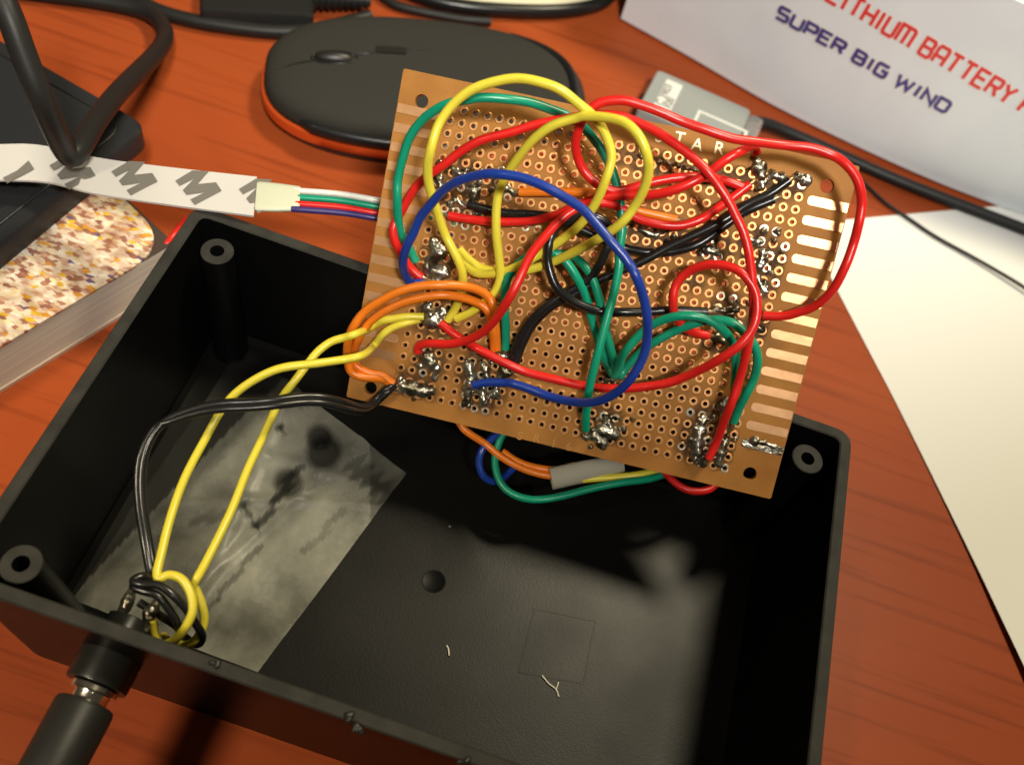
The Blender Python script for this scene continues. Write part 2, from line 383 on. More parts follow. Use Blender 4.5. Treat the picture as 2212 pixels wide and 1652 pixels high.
for px, py, r in ((700, 975, .36), (622, 1043, .30), (690, 945, .26)):
    c = at(px, py, .32)
    mesh('mould_boss', *lathe_geo((c.x, c.y, ZF), (0, 0, 1), [(0, r + .02), (.06, r), (.075, r - .03), (.075, r * .6), (.04, r * .5), (.04, .02)], 32), MT['abs_wall'], box, 30)
q = [at(x, y, ZF) for x, y in ((1153, 1312), (1288, 1340), (1262, 1478), (1118, 1452))]
V, F = [], []
qc = sum(q, Vector()) / 4
for k, (s_, h) in enumerate(((1, .002), (.995, .007), (.955, .007), (.95, .002))): V += [qc + (p - qc) * s_ + Vector((0, 0, h)) for p in q]
F = [(i * 4 + k, i * 4 + (k + 1) % 4, (i + 1) * 4 + (k + 1) % 4, (i + 1) * 4 + k) for i in range(3) for k in range(4)]
mesh('moulded_frame', V, F, MT['abs'], box)
for px, py, r in ((760, 1548, .10), (775, 1572, .08), (1004, 1640, .09), (466, 1432, .06)):
    c = at(px, py, ZR); mesh('melted_burr', *lump_geo([(c + Vector((random.uniform(-.1, .1), random.uniform(-.08, .08), 0)), r * random.uniform(.5, 1)) for k in range(5)], .02), MT['abs_dark'], box, 180)
# power jack through the front wall
JX, JZ = -5.45, 3.05
jack = mesh('power_jack', *join(lathe_geo((JX, Y0 + .12, JZ), (0, 1, 0), [(-.68, .50), (-.68, .57), (-.63, .585), (-.02, .585), (.0, .5), (.2, .43), (.62, .43), (.64, .40)], 32)), MT['abs_dark'], box, 40)
jy = Y0 + 1.15
for px, py in ((277, 1294), (328, 1320)):
    c = at(px, py, 3.35)
    mesh('solder_lug', *lump_geo([(c + Vector((random.uniform(-.04, .04), -.34 + .10 * k, -.10 + .03 * k)), (.07, .10, .13, .14, .12, .09, .06)[k]) for k in range(7)], .03), MT['solder'], jack, 180)
# plug outside
plug = thing('power_plug', (JX, Y0 - 1.9, JZ), 'black barrel plug with a silver collar pushed into the jack of the black box', 'plug')
mesh('collar', *lathe_geo((JX, Y0 - .56, JZ), (0, -1, 0), [(0, .42), (.0, .40), (.04, .45), (.13, .45), (.15, .36), (.2, .34), (.48, .34)], 32), MT['nickel'], plug, 40)
mesh('sleeve', *lathe_geo((JX, Y0 - .88, JZ), (0, -1, 0), [(0, .45), (.03, .52), (.10, .55), (1.6, .54), (3.2, .50), (3.4, .42)], 36), MT['rubber'], plug, 40)

# plastic bag lying on the floor of the box
BA, BB, BC, BD = [at(*p, .35) for p in ((521, 748), (878, 1022), (557, 1453), (158, 1296))]
V, F = [], []; N = 90
ph = [random.uniform(0, 6) for _ in range(8)]
for i in range(N + 1):
    for j in range(N + 1):
        u, v = i / N, j / N
        p = BA.lerp(BB, u).lerp(BD.lerp(BC, u), v)
        h = .035 * math.sin(5 * u + 3 * v + ph[0]) + .03 * math.sin(11 * v - 4 * u + ph[1]) + .02 * math.sin(17 * u + 9 * v + ph[2])
        h += .08 * math.exp(-((u - .32 - .25 * v) / .035) ** 2) + .08 * math.exp(-((v - .42 + .3 * u) / .03) ** 2) + .09 * math.exp(-((v - .70 + .5 * u) / .025) ** 2) + .07 * math.exp(-((u - .75 + .3 * v) / .03) ** 2) + random.uniform(0, .010)
        V.append((p.x, p.y, ZF + .13 + max(h, -.045)))
for i in range(N):
    for j in range(N): a = i * (N + 1) + j; F.append((a, a + N + 1, a + N + 2, a + 1))
def film(p):
    x, y = project(Vector(p)); f = 0.
    d = ((x - 256) * (916 - 1191) - (y - 1191) * (518 - 256)) / 380      # signed distance from the fold, < 0 below it
    f = max(.06, min(1, (-d + 8) / 40)) if y > 880 else max(.06, min(.75, (y - 800) / 100)) * (1 if d < 0 else .3)
    if abs(d) < 7 and y > 860: f = max(f, .45)
    for cx, cy, r in ((700, 975, 38), (622, 1043, 31), (690, 945, 28)):
        q = math.hypot(x - cx, y - cy) / r
        if q < 1.25: f *= max(.22, min(1, (q - .65) / .6))
    if x > 800 and y < 1120: f *= .55
    for ax, ay, bx, by, wd, k in ((642, 1012, 598, 1080, 13, .3), (598, 1080, 556, 1142, 9, .3), (556, 1142, 522, 1088, 6, .35), (606, 926, 609, 930, 9, .15), (470, 1290, 560, 1180, 6, .55), (430, 1330, 470, 1290, 5, .55), (770, 1010, 850, 1075, 22, .5), (420, 1130, 530, 1090, 9, .6), (660, 1190, 740, 1105, 8, .7)):
        t = max(0, min(1, ((x - ax) * (bx - ax) + (y - ay) * (by - ay)) / ((bx - ax) ** 2 + (by - ay) ** 2 + 1e-6)))
        q = math.hypot(x - ax - t * (bx - ax), y - ay - t * (by - ay)) / (wd * (.7 + .5 * math.sin(x * .13 + y * .21)) + 1)
        if q < 1.4: f *= max(k, min(1, (q - .6) / .8))
    return f
fl = [film(v) for v in V]
bag = tag(mesh('plastic_bag', V, F, MT['bag'], None, 180, base=(-5, 4.8, ZF)), 'scuffed flat clear plastic bag lying on the floor of the black box', 'plastic bag')
bag.data.attributes.new('film', 'FLOAT', 'POINT').data.foreach_set('value', fl)

# crumbs on the floor of the box
for pts, nm, lb in ((((965, 1393), (969, 1402), (970, 1415)), 'plastic_sliver', 'tiny straight pale sliver on the bare floor of the black box'),
                    (((1171, 1458), (1185, 1475), (1201, 1488), (1207, 1504)), 'plastic_sliver', 'tiny forked pale sliver on the floor of the black box')):
    g = [tube_geo(spline([at(x, y, ZF + .03) for x, y in pts], 4), .018, 6)]
    if len(pts) == 4: g = [tube_geo(spline([at(x, y, ZF + .03) for x, y in pts], 4), .018, 6), tube_geo([at(1201, 1490, ZF + .03), at(1207, 1472, ZF + .05)], .012, 6)]
    V, F = join(*g)
    tag(mesh(nm, V, F, MT['crumb'], None, 60, base=V[0]), lb, 'crumb')

# ================================================================== CIRCUIT BOARD
board = thing('circuit_board', bw(4.9, 0, -.16), 'brown copper-dotted prototype board tilted on the black box, covered in coloured wires', 'circuit board')
PIT = .2657; PU = .2645; U0, V0, NC, NR = 8.79 - 29 * PU, .44, 30, 25
TIN = {}
def tin(px, py, rad):
    u, v = buv(px, py)
    for i in range(NC):
        for j in range(NR):
            if math.hypot(U0 + i * PU - u, V0 + j * PIT - v) < rad and random.random() < .6: TIN[(i, j)] = 1
for t in ((1010, 375, .35), (960, 420, .45), (1080, 400, .35), (1000, 465, .3), (1150, 495, .16), (1120, 440, .15), (1010, 500, .15), (1045, 800, .55), (1035, 870, .4), (1300, 960, .5), (1310, 905, .35), (1530, 960, .7), (1655, 520, .3), (1690, 540, .35), (1660, 585, .4), (1620, 640, .3), (1735, 385, .2), (1560, 665, .3), (1400, 505, .3), (1545, 540, .25), (1600, 700, .3), (1480, 900, .2), (930, 790, .3)): tin(*t)
bm = bmesh.new(); SEG = 12
corner = [(-.103, 7.43), (9.847, 7.43), (9.95, 0), (0, 0)]
g0u, g1u, g0v, g1v = U0 - PIT / 2, U0 + (NC - .5) * PU, V0 - PIT / 2, V0 + (NR - .5) * PIT
def vt(u, v, h=0): return bm.verts.new(bw(u, v, h))
GX = [U0 + (i - .5) * PU for i in range(NC + 1)]; GY = [V0 + (j - .5) * PIT for j in range(NR + 1)]
gv = {}; em = {}
def g(i, j):
    if (i, j) not in gv: gv[(i, j)] = vt(GX[i], GY[j])
    return gv[(i, j)]
def mid(a, b):
    k = tuple(sorted((a, b)))
    if k not in em: em[k] = [vt(GX[k[0][0]] + (GX[k[1][0]] - GX[k[0][0]]) * t, GY[k[0][1]] + (GY[k[1][1]] - GY[k[0][1]]) * t) for t in (1 / 3, 2 / 3)]
    return em[k] if (a, b) == k else em[k][::-1]
holes = []
for i in range(NC):
    for j in range(NR):
        cs = [(i, j), (i + 1, j), (i + 1, j + 1), (i, j + 1)]; ring = []
        for q in range(4): ring += [g(*cs[q])] + mid(cs[q], cs[(q + 1) % 4])
        cu, cv = U0 + i * PU, V0 + j * PIT
        a0 = math.atan2(GY[j] - cv, GX[i] - cu)
        def circ(r, h): return [vt(cu + r * math.cos(a0 + k * math.tau / SEG), cv + r * math.sin(a0 + k * math.tau / SEG), h) for k in range(SEG)]
        tn = (i, j) in TIN
        o, p, q, z = circ(.103, 0), circ(.094, .007), circ(.051, .007), circ(.048, -.012)
        for A, B, mi in ((ring, o, 0), (o, p, 2 if tn else 1), (p, q, 2 if tn else 1), (q, z, 2 if tn else 1)):
            for k in range(SEG):
                f = bm.faces.new((A[k], A[(k + 1) % SEG], B[(k + 1) % SEG], B[k])); f.material_index = mi
        zb = circ(.048, -.16); holes.append(zb)
        for k in range(SEG):
            f = bm.faces.new((z[k], z[(k + 1) % SEG], zb[(k + 1) % SEG], zb[k])); f.material_index = 0
# frame around the grid, with four screw holes
rim = [g(i, 0) for i in range(1)]
loop = []
for i in range(NC): loop += [g(i, 0)] + mid((i, 0), (i + 1, 0))
for j in range(NR): loop += [g(NC, j)] + mid((NC, j), (NC, j + 1))
for i in range(NC, 0, -1): loop += [g(i, NR)] + mid((i, NR), (i - 1, NR))
for j in range(NR, 0, -1): loop += [g(0, j)] + mid((0, j), (0, j - 1))
outer = [vt(*c) for c in rounded(corner, .05, 3)]
scr = []
for u, v in ((.425, 6.836), (9.30, 6.90), (9.355, .458), (.52, .34)):
    scr.append([vt(u + .148 * math.cos(k * math.tau / 24), v + .148 * math.sin(k * math.tau / 24)) for k in range(24)])
edges = []
def edge(a, b):
    e = bm.edges.get((a, b)) or bm.edges.new((a, b)); edges.append(e)
for L in [loop, outer] + scr:
    for k in range(len(L)): edge(L[k], L[(k + 1) % len(L)])
res = bmesh.ops.triangle_fill(bm, use_beauty=True, use_dissolve=False, edges=edges, normal=BN)
for f in res['geom']:
    if isinstance(f, bmesh.types.BMFace): f.material_index = 0
# sides and back
def down(L): return [bm.verts.new(v.co - BN * .16) for v in L]
back = down(outer)
for k in range(len(outer)): bm.faces.new((outer[k], outer[(k + 1) % len(outer)], back[(k + 1) % len(outer)], back[k])).material_index = 0
sb = [down(s) for s in scr]
for s, b in zip(scr, sb):
    for k in range(24): bm.faces.new((s[k], s[(k + 1) % 24], b[(k + 1) % 24], b[k])).material_index = 0
e2 = []
for L in [back] + sb + holes:
    for k in range(len(L)):
        a, b = L[k], L[(k + 1) % len(L)]; e2.append(bm.edges.get((a, b)) or bm.edges.new((a, b)))
bmesh.ops.triangle_fill(bm, use_beauty=False, use_dissolve=False, edges=e2, normal=-BN)
bmesh.ops.recalc_face_normals(bm, faces=bm.faces)
bm.verts.index_update()
V = [v.co.copy() for v in bm.verts]; F = [tuple(v.index for v in f.verts) for f in bm.faces]; MI = [f.material_index for f in bm.faces]
bm.free()
bb = mesh('base_board', V, F, [MT['board'], MT['copper'], MT['tinned']], board, None, MI)
STAIN = [(buv(x, y), r) for x, y, r in ((1000, 375, .35), (960, 425, .35), (1010, 450, .35), (1060, 390, .25), (945, 560, .4), (940, 690, .45), (928, 785, .35), (895, 842, .45), (1015, 800, .3), (1045, 840, .45), (1085, 800, .3), (1040, 780, .3), (1300, 940, .45), (1310, 905, .35), (1515, 950, .5), (1555, 960, .4), (1530, 900, .3), (1640, 360, .45), (1690, 388, .4), (1730, 388, .3), (1630, 530, .35), (1655, 565, .4), (1650, 610, .3), (1570, 670, .35), (1640, 700, .3), (1550, 730, .35), (1400, 500, .4), (1450, 512, .35), (1545, 540, .35), (1320, 815, .25), (1385, 345, .25), (1430, 352, .25), (1475, 365, .25), (1520, 375, .25), (1570, 385, .28), (1340, 335, .2), (1500, 610, .2), (1190, 640, .15))]  # flux round the solder joints; also a dark streak along the upper pad row
def fluxv(p):
    d = p - BT; u, v = d.dot(BU), d.dot(BV); f = 0
    for (a, b), r in STAIN:
        q = math.hypot(u - a, v - b) / r
        if q < 1.45: f = max(f, min(1, (1.45 - q) / .5))
    if not (g0u + .02 < u < g1u - .02 and g0v + .02 < v < g1v - .02): return 0.
    return max(0, min(.95, f * (.80 + .35 * math.sin(u * 23 + 3 * math.sin(v * 17)) * math.sin(v * 29 + u * 5))))
fa = bb.data.attributes.new('flux', 'FLOAT', 'POINT'); fa.data.foreach_set('value', [fluxv(p) for p in V])
# edge contacts
for k in range(14):
    for side in (0, 1):
        vc = (6.60 if side == 0 else 6.54) - .417 * k
        ue = (0.02 - .103 * vc / 7.43) if side == 0 else (9.93 - .103 * vc / 7.43)
        ui = .945 if side == 0 else 8.99
        a, b = (ue, ui) if side == 0 else (ui, ue); hw = .098
        if side == 0: poly = rounded([(a, vc - hw), (b, vc - hw), (b, vc + hw), (a, vc + hw)], [0, .09, .09, 0], 5)
        else: poly = rounded([(a, vc - hw), (b, vc - hw), (b, vc + hw), (a, vc + hw)], [.09, 0, 0, .09], 5)
        m = len(poly)
        Vv = [bw(x, y, .001) for x, y in poly] + [bw(x, y, .007) for x, y in poly]
        Ff = [tuple(m + i for i in range(m))] + [(i, (i + 1) % m, m + (i + 1) % m, m + i) for i in range(m)]
        tinned = side == 1 and k == 13
        o = mesh('edge_contact', Vv, Ff, MT['solder' if tinned else 'contact'], board)
        if tinned: o['label'] = 'edge contact coated with solder'
# etched letters
def board_text(items, size, m, name):
    gs = []
    for ch, px, py in items:
        u, v = buv(px, py)
        gs.append(text_geo(ch, size, lambda x, y, z, u=u, v=v: bw(u + x, v + y, .004 + z), .003))
    mesh(name, *join(*gs), m, board)
board_text((('S', 1424, 296), ('T', 1468, 300), ('A', 1506, 314), ('R', 1553, 322)), .36, MT['gold'], 'lettering')
board_text((('S', 1123, 942), ('R', 1159, 947), ('1', 1196, 958), ('6', 1228, 965)), .27, MT['faint'], 'lettering')

# ---- solder joints: (pixels, radius cm, height factor)
def joint(spots, spikes=(), voxel=.022, label=None, m='solder'):
    balls = []; spots = [(x, y, r * 1.25) for x, y, r in spots]
    for px, py, r in spots:
        balls.append((bp(px, py, r * .12), r * 1.12, BN, r * .75))
        for _ in range(4):
            a = random.uniform(0, 6.28); q = r * random.uniform(.5, 1.0); k = r * random.uniform(.4, .6)
            balls.append((bp(px, py, r * random.uniform(0, .3)) + (BU * math.cos(a) + BV * math.sin(a)) * q, k, norm(BN + BU * random.uniform(-.7, .7) + BV * random.uniform(-.7, .7)), k * random.uniform(.7, 1.5)))
    for i in range(len(spots) - 1):
        a, b = spots[i], spots[i + 1]
        for t in (.25, .5, .75):
            r = min(a[2], b[2]) * .85
            balls.append((bp(a[0] + (b[0] - a[0]) * t, a[1] + (b[1] - a[1]) * t, r * .2), r))
    for px, py, h in spikes:
        base = bp(px, py, h * .5); balls.append((base, .035, norm(BN + BU * random.uniform(-.25, .25) + BV * random.uniform(-.2, .2)), h * .6))
        balls.append((bp(px, py, 0), .06))
    o = mesh('solder_joint', *lump_geo(balls, voxel), MT[m], board, 180)
    if label: o['label'] = label
    return o
joint([(938, 525, .10), (948, 545, .15), (930, 562, .09)])
joint([(930, 585, .13), (955, 588, .13), (945, 612, .10)])
joint([(922, 668, .12), (932, 690, .17), (958, 676, .10), (962, 700, .08)], label='large soldered join of red and yellow wires')
joint([(908, 762, .09), (925, 775, .15), (942, 795, .09), (938, 815, .06)])
joint([(868, 832, .13), (888, 838, .15), (912, 843, .14), (930, 842, .09)], [(893, 862, .12)], label='long shiny solder bar beside the screw hole')
joint([(1012, 790, .11), (1018, 812, .10), (1012, 840, .10), (1010, 868, .09)], [(1008, 775, .25), (1024, 850, .3)])
joint([(1048, 795, .09), (1052, 818, .10), (1040, 845, .09), (1046, 868, .09)], [(1040, 780, .3), (1060, 855, .3)])
joint([(1084, 770, .09), (1090, 802, .12), (1076, 822, .09), (1068, 850, .10)], [(1078, 850, .35)])
joint([(948, 385, .09), (955, 420, .10)], [(965, 370, .3)])
joint([(985, 372, .08), (1002, 378, .10), (1012, 392, .07)], [(975, 360, .3), (1020, 365, .25)])
joint([(1045, 375, .08)], [(1058, 368, .3)])
joint([(1022, 414, .13)], label='round silver solder ball by the blue wire')
joint([(985, 430, .06), (1000, 444, .06), (1020, 450, .05)], [(975, 452, .15)])
joint([(1095, 405, .08), (1112, 418, .07)])
joint([(1268, 945, .07), (1285, 940, .11), (1300, 955, .12)], [(1262, 915, .2)])
joint([(1302, 930, .13), (1325, 938, .11), (1312, 905, .09)], [(1290, 905, .3), (1340, 905, .2)])
joint([(1520, 905, .09), (1512, 930, .12), (1505, 955, .14), (1508, 985, .13), (1520, 1000, .08)], [(1500, 990, .2)], label='long lumpy solder run left of the straight red wire')
joint([(1562, 875, .12)])
joint([(1566, 955, .08), (1558, 978, .10), (1552, 1000, .08)], [(1572, 940, .25)])
joint([(1630, 952, .09), (1650, 956, .06), (1672, 964, .05)], voxel=.018)
joint([(1632, 340, .08), (1640, 365, .13), (1645, 392, .10)], [(1630, 360, .4), (1650, 385, .4), (1638, 410, .3)], label='tall grey solder peak at the end of a red wire')
joint([(1668, 378, .08), (1688, 384, .08)], [(1672, 372, .35), (1690, 375, .35)])
joint([(1728, 385, .07), (1742, 390, .10)], [(1722, 375, .25)])
joint([(1612, 515, .07), (1635, 522, .09)], [(1620, 535, .2)])
joint([(1648, 545, .07), (1640, 575, .08)], [(1655, 560, .2), (1668, 570, .2)])
joint([(1636, 600, .07), (1650, 628, .08)])
joint([(1545, 668, .06), (1565, 672, .06), (1590, 668, .07)], [(1595, 650, .25)])
joint([(1548, 728, .08), (1562, 738, .06)])
joint([(1385, 495, .07), (1400, 505, .07), (1418, 508, .06)], [(1380, 480, .25), (1440, 520, .2)])
joint([(1528, 540, .09), (1548, 545, .07)], [(1540, 530, .3)])
joint([(1310, 820, .06), (1325, 818, .06)], [(1332, 835, .2)])
joint([(1630, 700, .08), (1645, 712, .07)], [(1650, 690, .2)])
for x_, y_ in ((950, 352), (965, 402), (992, 398), (1035, 395), (1062, 410), (972, 440), (1035, 460), (1062, 372), (1090, 385), (945, 450), (1650, 500), (1672, 520), (1690, 545), (1665, 590), (1652, 610), (1680, 500), (1640, 640), (1620, 655), (1585, 690), (1345, 925), (1365, 905), (1275, 965), (1540, 900), (1580, 920), (1590, 945), (905, 790), (1060, 780), (1430, 500), (1455, 512), (1510, 545)):
    joint([(x_, y_, random.uniform(.045, .07))], [(x_ + random.uniform(-4, 4), y_ + random.uniform(-4, 4), random.uniform(.12, .24))], .018)
for q in range(9): joint([], [(1380 + q * 20 + random.uniform(-4, 4), 338 + q * 4.6 + random.uniform(-3, 3), random.uniform(.12, .22)), (1386 + q * 20, 341 + q * 4.6, .1)], .018)

# ---- wires on the board: (pixel points, heights above the board as (fraction, cm))
def hprof(keys, t):
    for (a, ha), (b, hb) in zip(keys, keys[1:]):
        if t <= b:
            s = (t - a) / (b - a) if b > a else 0; s = s * s * (3 - 2 * s); return ha + (hb - ha) * s
    return keys[-1][1]
def wire(name, pts, keys, m, r=.097, label=None, parent=board):
    n = len(pts); L = [0]
    for a, b in zip(pts, pts[1:]): L.append(L[-1] + math.hypot(a[0] - b[0], a[1] - b[1]))
    P = [bp(x + random.uniform(-1.2, 1.2), y + random.uniform(-1.2, 1.2), max(.1, hprof(keys, l / L[-1]) + random.uniform(-.03, .03))) for (x, y), l in zip(pts, L)]
    o = tube(name, P, r, MT[m], parent, 7, 12, 50, 2)
    if label: o['label'] = label
    for a, b in ((P[0], P[1]), (P[-1], P[-2])):                     # stripped, tinned ends run on into the pads
        d = norm(a - b); e = a + d * .16 - BN * ((a - BT).dot(BN) * .7)
        mesh('bare_end', *tube_geo([b.lerp(a, .8), a + d * .06, e, e + d * .05 - BN * .05], [.05, .048, .045, .03], 8), MT['tinned'], o, 60)
    return o
wire('yellow_wire', [(967, 694), (989, 657), (999, 612), (994, 575), (975, 532), (961, 505), (944, 455), (926, 402), (924, 360), (930, 320), (948, 268), (980, 225), (1018, 196), (1060, 178), (1112, 170), (1160, 176), (1210, 195), (1250, 226), (1278, 248), (1300, 275), (1316, 315), (1320, 345), (1309, 387), (1290, 433), (1266, 470), (1237, 500), (1180, 540), (1137, 566), (1095, 584), (1060, 592), (1026, 588), (1004, 566), (988, 545)],
     [(0, .12), (.12, .9), (.3, 2.0), (.5, 2.2), (.68, 1.7), (.85, .8), (1, .12)], 'yellow', label='yellow wire of the left and larger loop')
wire('yellow_wire', [(985, 690), (1020, 672), (1062, 640), (1074, 622), (1081, 597), (1077, 555), (1072, 500), (1073, 442), (1082, 404), (1101, 367), (1124, 333), (1155, 300), (1194, 272), (1241, 257), (1266, 252), (1312, 254), (1349, 266), (1380, 294), (1397, 331), (1401, 368), (1392, 408), (1370, 449), (1337, 486), (1287, 520), (1235, 548), (1195, 566), (1150, 580), (1110, 588), (1075, 585), (1040, 580), (1010, 560), (992, 540)],
     [(0, .12), (.08, .5), (.22, .9), (.4, 1.9), (.55, 2.6), (.7, 1.9), (.85, .65), (1, .12)], 'yellow', label='yellow wire of the right loop')
wire('blue_wire', [(915, 606), (889, 613), (875, 592), (871, 564), (878, 532), (894, 503), (908, 470), (927, 444), (955, 415), (987, 392), (1020, 381), (1055, 376), (1090, 377), (1125, 383), (1171, 399), (1217, 424), (1258, 452), (1287, 482), (1318, 518), (1343, 547), (1360, 572), (1374, 599), (1390, 642), (1398, 686), (1399, 729), (1388, 772), (1362, 819), (1326, 852), (1283, 868), (1236, 868), (1189, 856), (1145, 840), (1109, 830), (1095, 826), (1052, 825), (1021, 833)],
     [(0, .15), (.1, 1.2), (.3, 2.5), (.55, 2.7), (.72, 2.0), (.9, .5), (1, .15)], 'blue', label='blue wire in a wide hoop over the whole board')
wire('green_wire', [(899, 567), (887, 546), (873, 518), (862, 484), (858, 430), (860, 388), (869, 344), (887, 295), (915, 256), (955, 229), (997, 217), (1043, 212), (1101, 214), (1148, 222), (1194, 238), (1229, 253), (1256, 272), (1281, 297), (1303, 328), (1321, 365), (1334, 405), (1341, 448), (1343, 498), (1338, 547), (1336, 580), (1323, 646), (1306, 707), (1290, 769), (1276, 830), (1266, 888), (1264, 928)],
     [(0, .12), (.12, .8), (.32, 1.5), (.55, .75), (.72, .7), (.88, .75), (.95, .55), (1, .15)], 'green', label='long green wire from the left edge over the top to the bottom')
wire('green_wire', [(1092, 754), (1092, 711), (1090, 668), (1090, 628), (1100, 594), (1131, 559), (1167, 546), (1196, 546), (1222, 566), (1247, 602), (1265, 642), (1279, 693), (1294, 743), (1312, 787), (1328, 812), (1337, 795), (1346, 768), (1373, 732), (1406, 704), (1446, 686), (1485, 682), (1525, 689), (1561, 711), (1583, 743), (1590, 780), (1589, 819), (1586, 873)],
     [(0, .12), (.12, .6), (.28, .7), (.46, .25), (.52, .12), (.6, .5), (.78, .9), (.92, .5), (1, .15)], 'green')
wire('green_wire', [(1203, 548), (1232, 550), (1258, 570), (1279, 602), (1294, 646), (1306, 697), (1317, 747), (1328, 790), (1338, 812), (1350, 796), (1384, 759), (1420, 735), (1460, 714), (1500, 699), (1540, 690), (1580, 697), (1608, 718), (1630, 747), (1637, 780), (1630, 816), (1612, 852), (1594, 885), (1584, 911)],
     [(0, .15), (.1, .5), (.3, .3), (.42, .14), (.55, .45), (.75, .7), (.92, .4), (1, .15)], 'green')
wire('red_wire', [(914, 599), (901, 594), (884, 574), (865, 546), (853, 520), (850, 495), (858, 475), (869, 452), (880, 430), (899, 404), (927, 379), (962, 353), (997, 326), (1043, 303), (1101, 287), (1159, 270), (1211, 259), (1270, 249), (1333, 251), (1364, 259), (1411, 282), (1457, 310), (1497, 340), (1528, 371), (1553, 404), (1573, 436), (1591, 470), (1605, 501), (1617, 538), (1622, 580), (1625, 620), (1627, 672), (1621, 714), (1612, 761), (1597, 819), (1579, 874), (1561, 914), (1547, 953), (1531, 989)],
     [(0, .12), (.08, .5), (.25, 1.0), (.45, 1.1), (.6, 1.3), (.75, 1.3), (.9, .7), (1, .15)], 'red', label='longest red wire, from the left edge over the top to the lower right')
wire('red_wire', [(1605, 404), (1565, 391), (1519, 383), (1472, 384), (1411, 392), (1367, 406), (1334, 414), (1309, 408), (1284, 393), (1261, 368), (1247, 337), (1244, 306), (1252, 272), (1265, 246), (1284, 231), (1303, 221), (1343, 217), (1380, 225), (1426, 242), (1472, 263), (1528, 283), (1580, 298), (1627, 306), (1689, 313), (1750, 320), (1797, 335), (1824, 352), (1845, 377), (1857, 408), (1861, 442), (1856, 484), (1843, 526), (1826, 575), (1797, 627), (1760, 660), (1724, 676), (1688, 682), (1648, 681)],
     [(0, .12), (.1, .5), (.22, .9), (.35, 1.6), (.5, 1.5), (.66, 1.1), (.85, .8), (1, .14)], 'red', label='red wire looping out past the right edge of the board')
wire('red_wire', [(1530, 726), (1500, 718), (1474, 703), (1458, 678), (1453, 646), (1462, 613), (1489, 586), (1529, 573), (1572, 574), (1605, 590), (1628, 624), (1635, 660), (1632, 693), (1619, 722), (1594, 749), (1554, 776), (1500, 805), (1446, 825), (1391, 836), (1341, 840), (1272, 835), (1200, 819), (1140, 803), (1095, 785), (1038, 756), (1004, 737), (975, 717), (953, 698)],
     [(0, .15), (.12, .8), (.28, 1.3), (.42, 1.4), (.55, .8), (.72, .35), (.9, .35), (1, .15)], 'red', label='red wire with a small loop at right and a long sag along the bottom')
wire('red_wire', [(969, 465), (1008, 472), (1066, 479), (1136, 477), (1194, 467), (1229, 453), (1276, 433), (1320, 424), (1368, 422), (1411, 420), (1457, 410), (1503, 391), (1534, 371), (1565, 348), (1596, 330), (1627, 318), (1636, 332)],
     [(0, .15), (.2, .25), (.5, .85), (.75, 1.2), (.92, .9), (1, .25)], 'red', label='red wire rising to the solder peak at upper right')
wire('red_wire', [(905, 762), (904, 749), (924, 741), (967, 743), (1010, 735), (1046, 715), (1075, 682), (1100, 643), (1123, 600), (1143, 557), (1172, 517), (1208, 478), (1245, 452), (1290, 437), (1334, 446), (1380, 473), (1429, 486), (1472, 487), (1519, 473), (1550, 451), (1584, 427), (1621, 399)],
     [(0, .15), (.08, .5), (.3, 1.5), (.55, .9), (.8, .45), (1, .15)], 'red', label='red wire from the lower left pads to the upper right')
wire('orange_wire', [(1074, 756), (1072, 711), (1068, 668), (1056, 643), (1032, 626), (998, 617), (953, 615), (910, 619), (868, 629), (825, 649), (788, 674), (762, 706), (751, 739), (750, 776), (758, 802), (777, 813), (805, 816), (831, 819), (848, 834)],
     [(0, .12), (.15, .6), (.4, 1.25), (.65, 1.1), (.85, .55), (1, .15)], 'orange', label='outer orange wire of the pair at the left edge')
wire('orange_wire', [(1066, 756), (1063, 697), (1052, 670), (1032, 653), (995, 641), (953, 638), (910, 643), (868, 655), (831, 672), (799, 695), (777, 725), (765, 756), (764, 779), (774, 793), (799, 805), (825, 810), (849, 829)],
     [(0, .12), (.15, .5), (.4, 1.05), (.65, .95), (.85, .4), (1, .14)], 'orange', label='inner orange wire of the pair at the left edge')
wire('orange_wire', [(1122, 416), (1183, 414), (1252, 416), (1287, 421), (1334, 438), (1380, 455), (1426, 467), (1463, 476)], [(0, .12), (.5, .3), (1, .12)], 'orange', label='nearly straight orange wire along the upper middle')
wire('black_wire', [(1704, 390), (1658, 421), (1611, 445), (1565, 475), (1503, 506), (1442, 535), (1395, 560), (1319, 595), (1272, 617), (1229, 642), (1189, 664), (1153, 700), (1128, 744), (1112, 790)], [(0, .15), (.3, .4), (.7, .4), (1, .14)], 'black', label='black wire running diagonally from the upper right')
wire('black_wire', [(1672, 432), (1627, 450), (1596, 465), (1568, 485), (1534, 513), (1497, 533), (1442, 546), (1395, 544), (1349, 535), (1312, 522), (1278, 507), (1240, 488), (1195, 470), (1148, 463), (1101, 461), (1055, 452), (1011, 441)], [(0, .15), (.3, .2), (.7, .35), (1, .12)], 'black', label='black wire crossing the upper half to the left pads')
wire('black_wire', [(1527, 673), (1453, 669), (1399, 674), (1348, 675), (1301, 673), (1265, 664), (1232, 648), (1204, 624), (1190, 597), (1184, 563), (1184, 532), (1191, 509), (1203, 492), (1222, 477), (1250, 468), (1281, 468), (1305, 477), (1320, 500), (1318, 525), (1308, 541), (1290, 581), (1261, 610), (1225, 634), (1190, 655), (1150, 690), (1118, 740), (1101, 790)],
     [(0, .15), (.2, .5), (.38, .9), (.55, .9), (.75, .5), (.9, .4), (1, .14)], 'black', label='black wire in a small loop at the centre of the board')

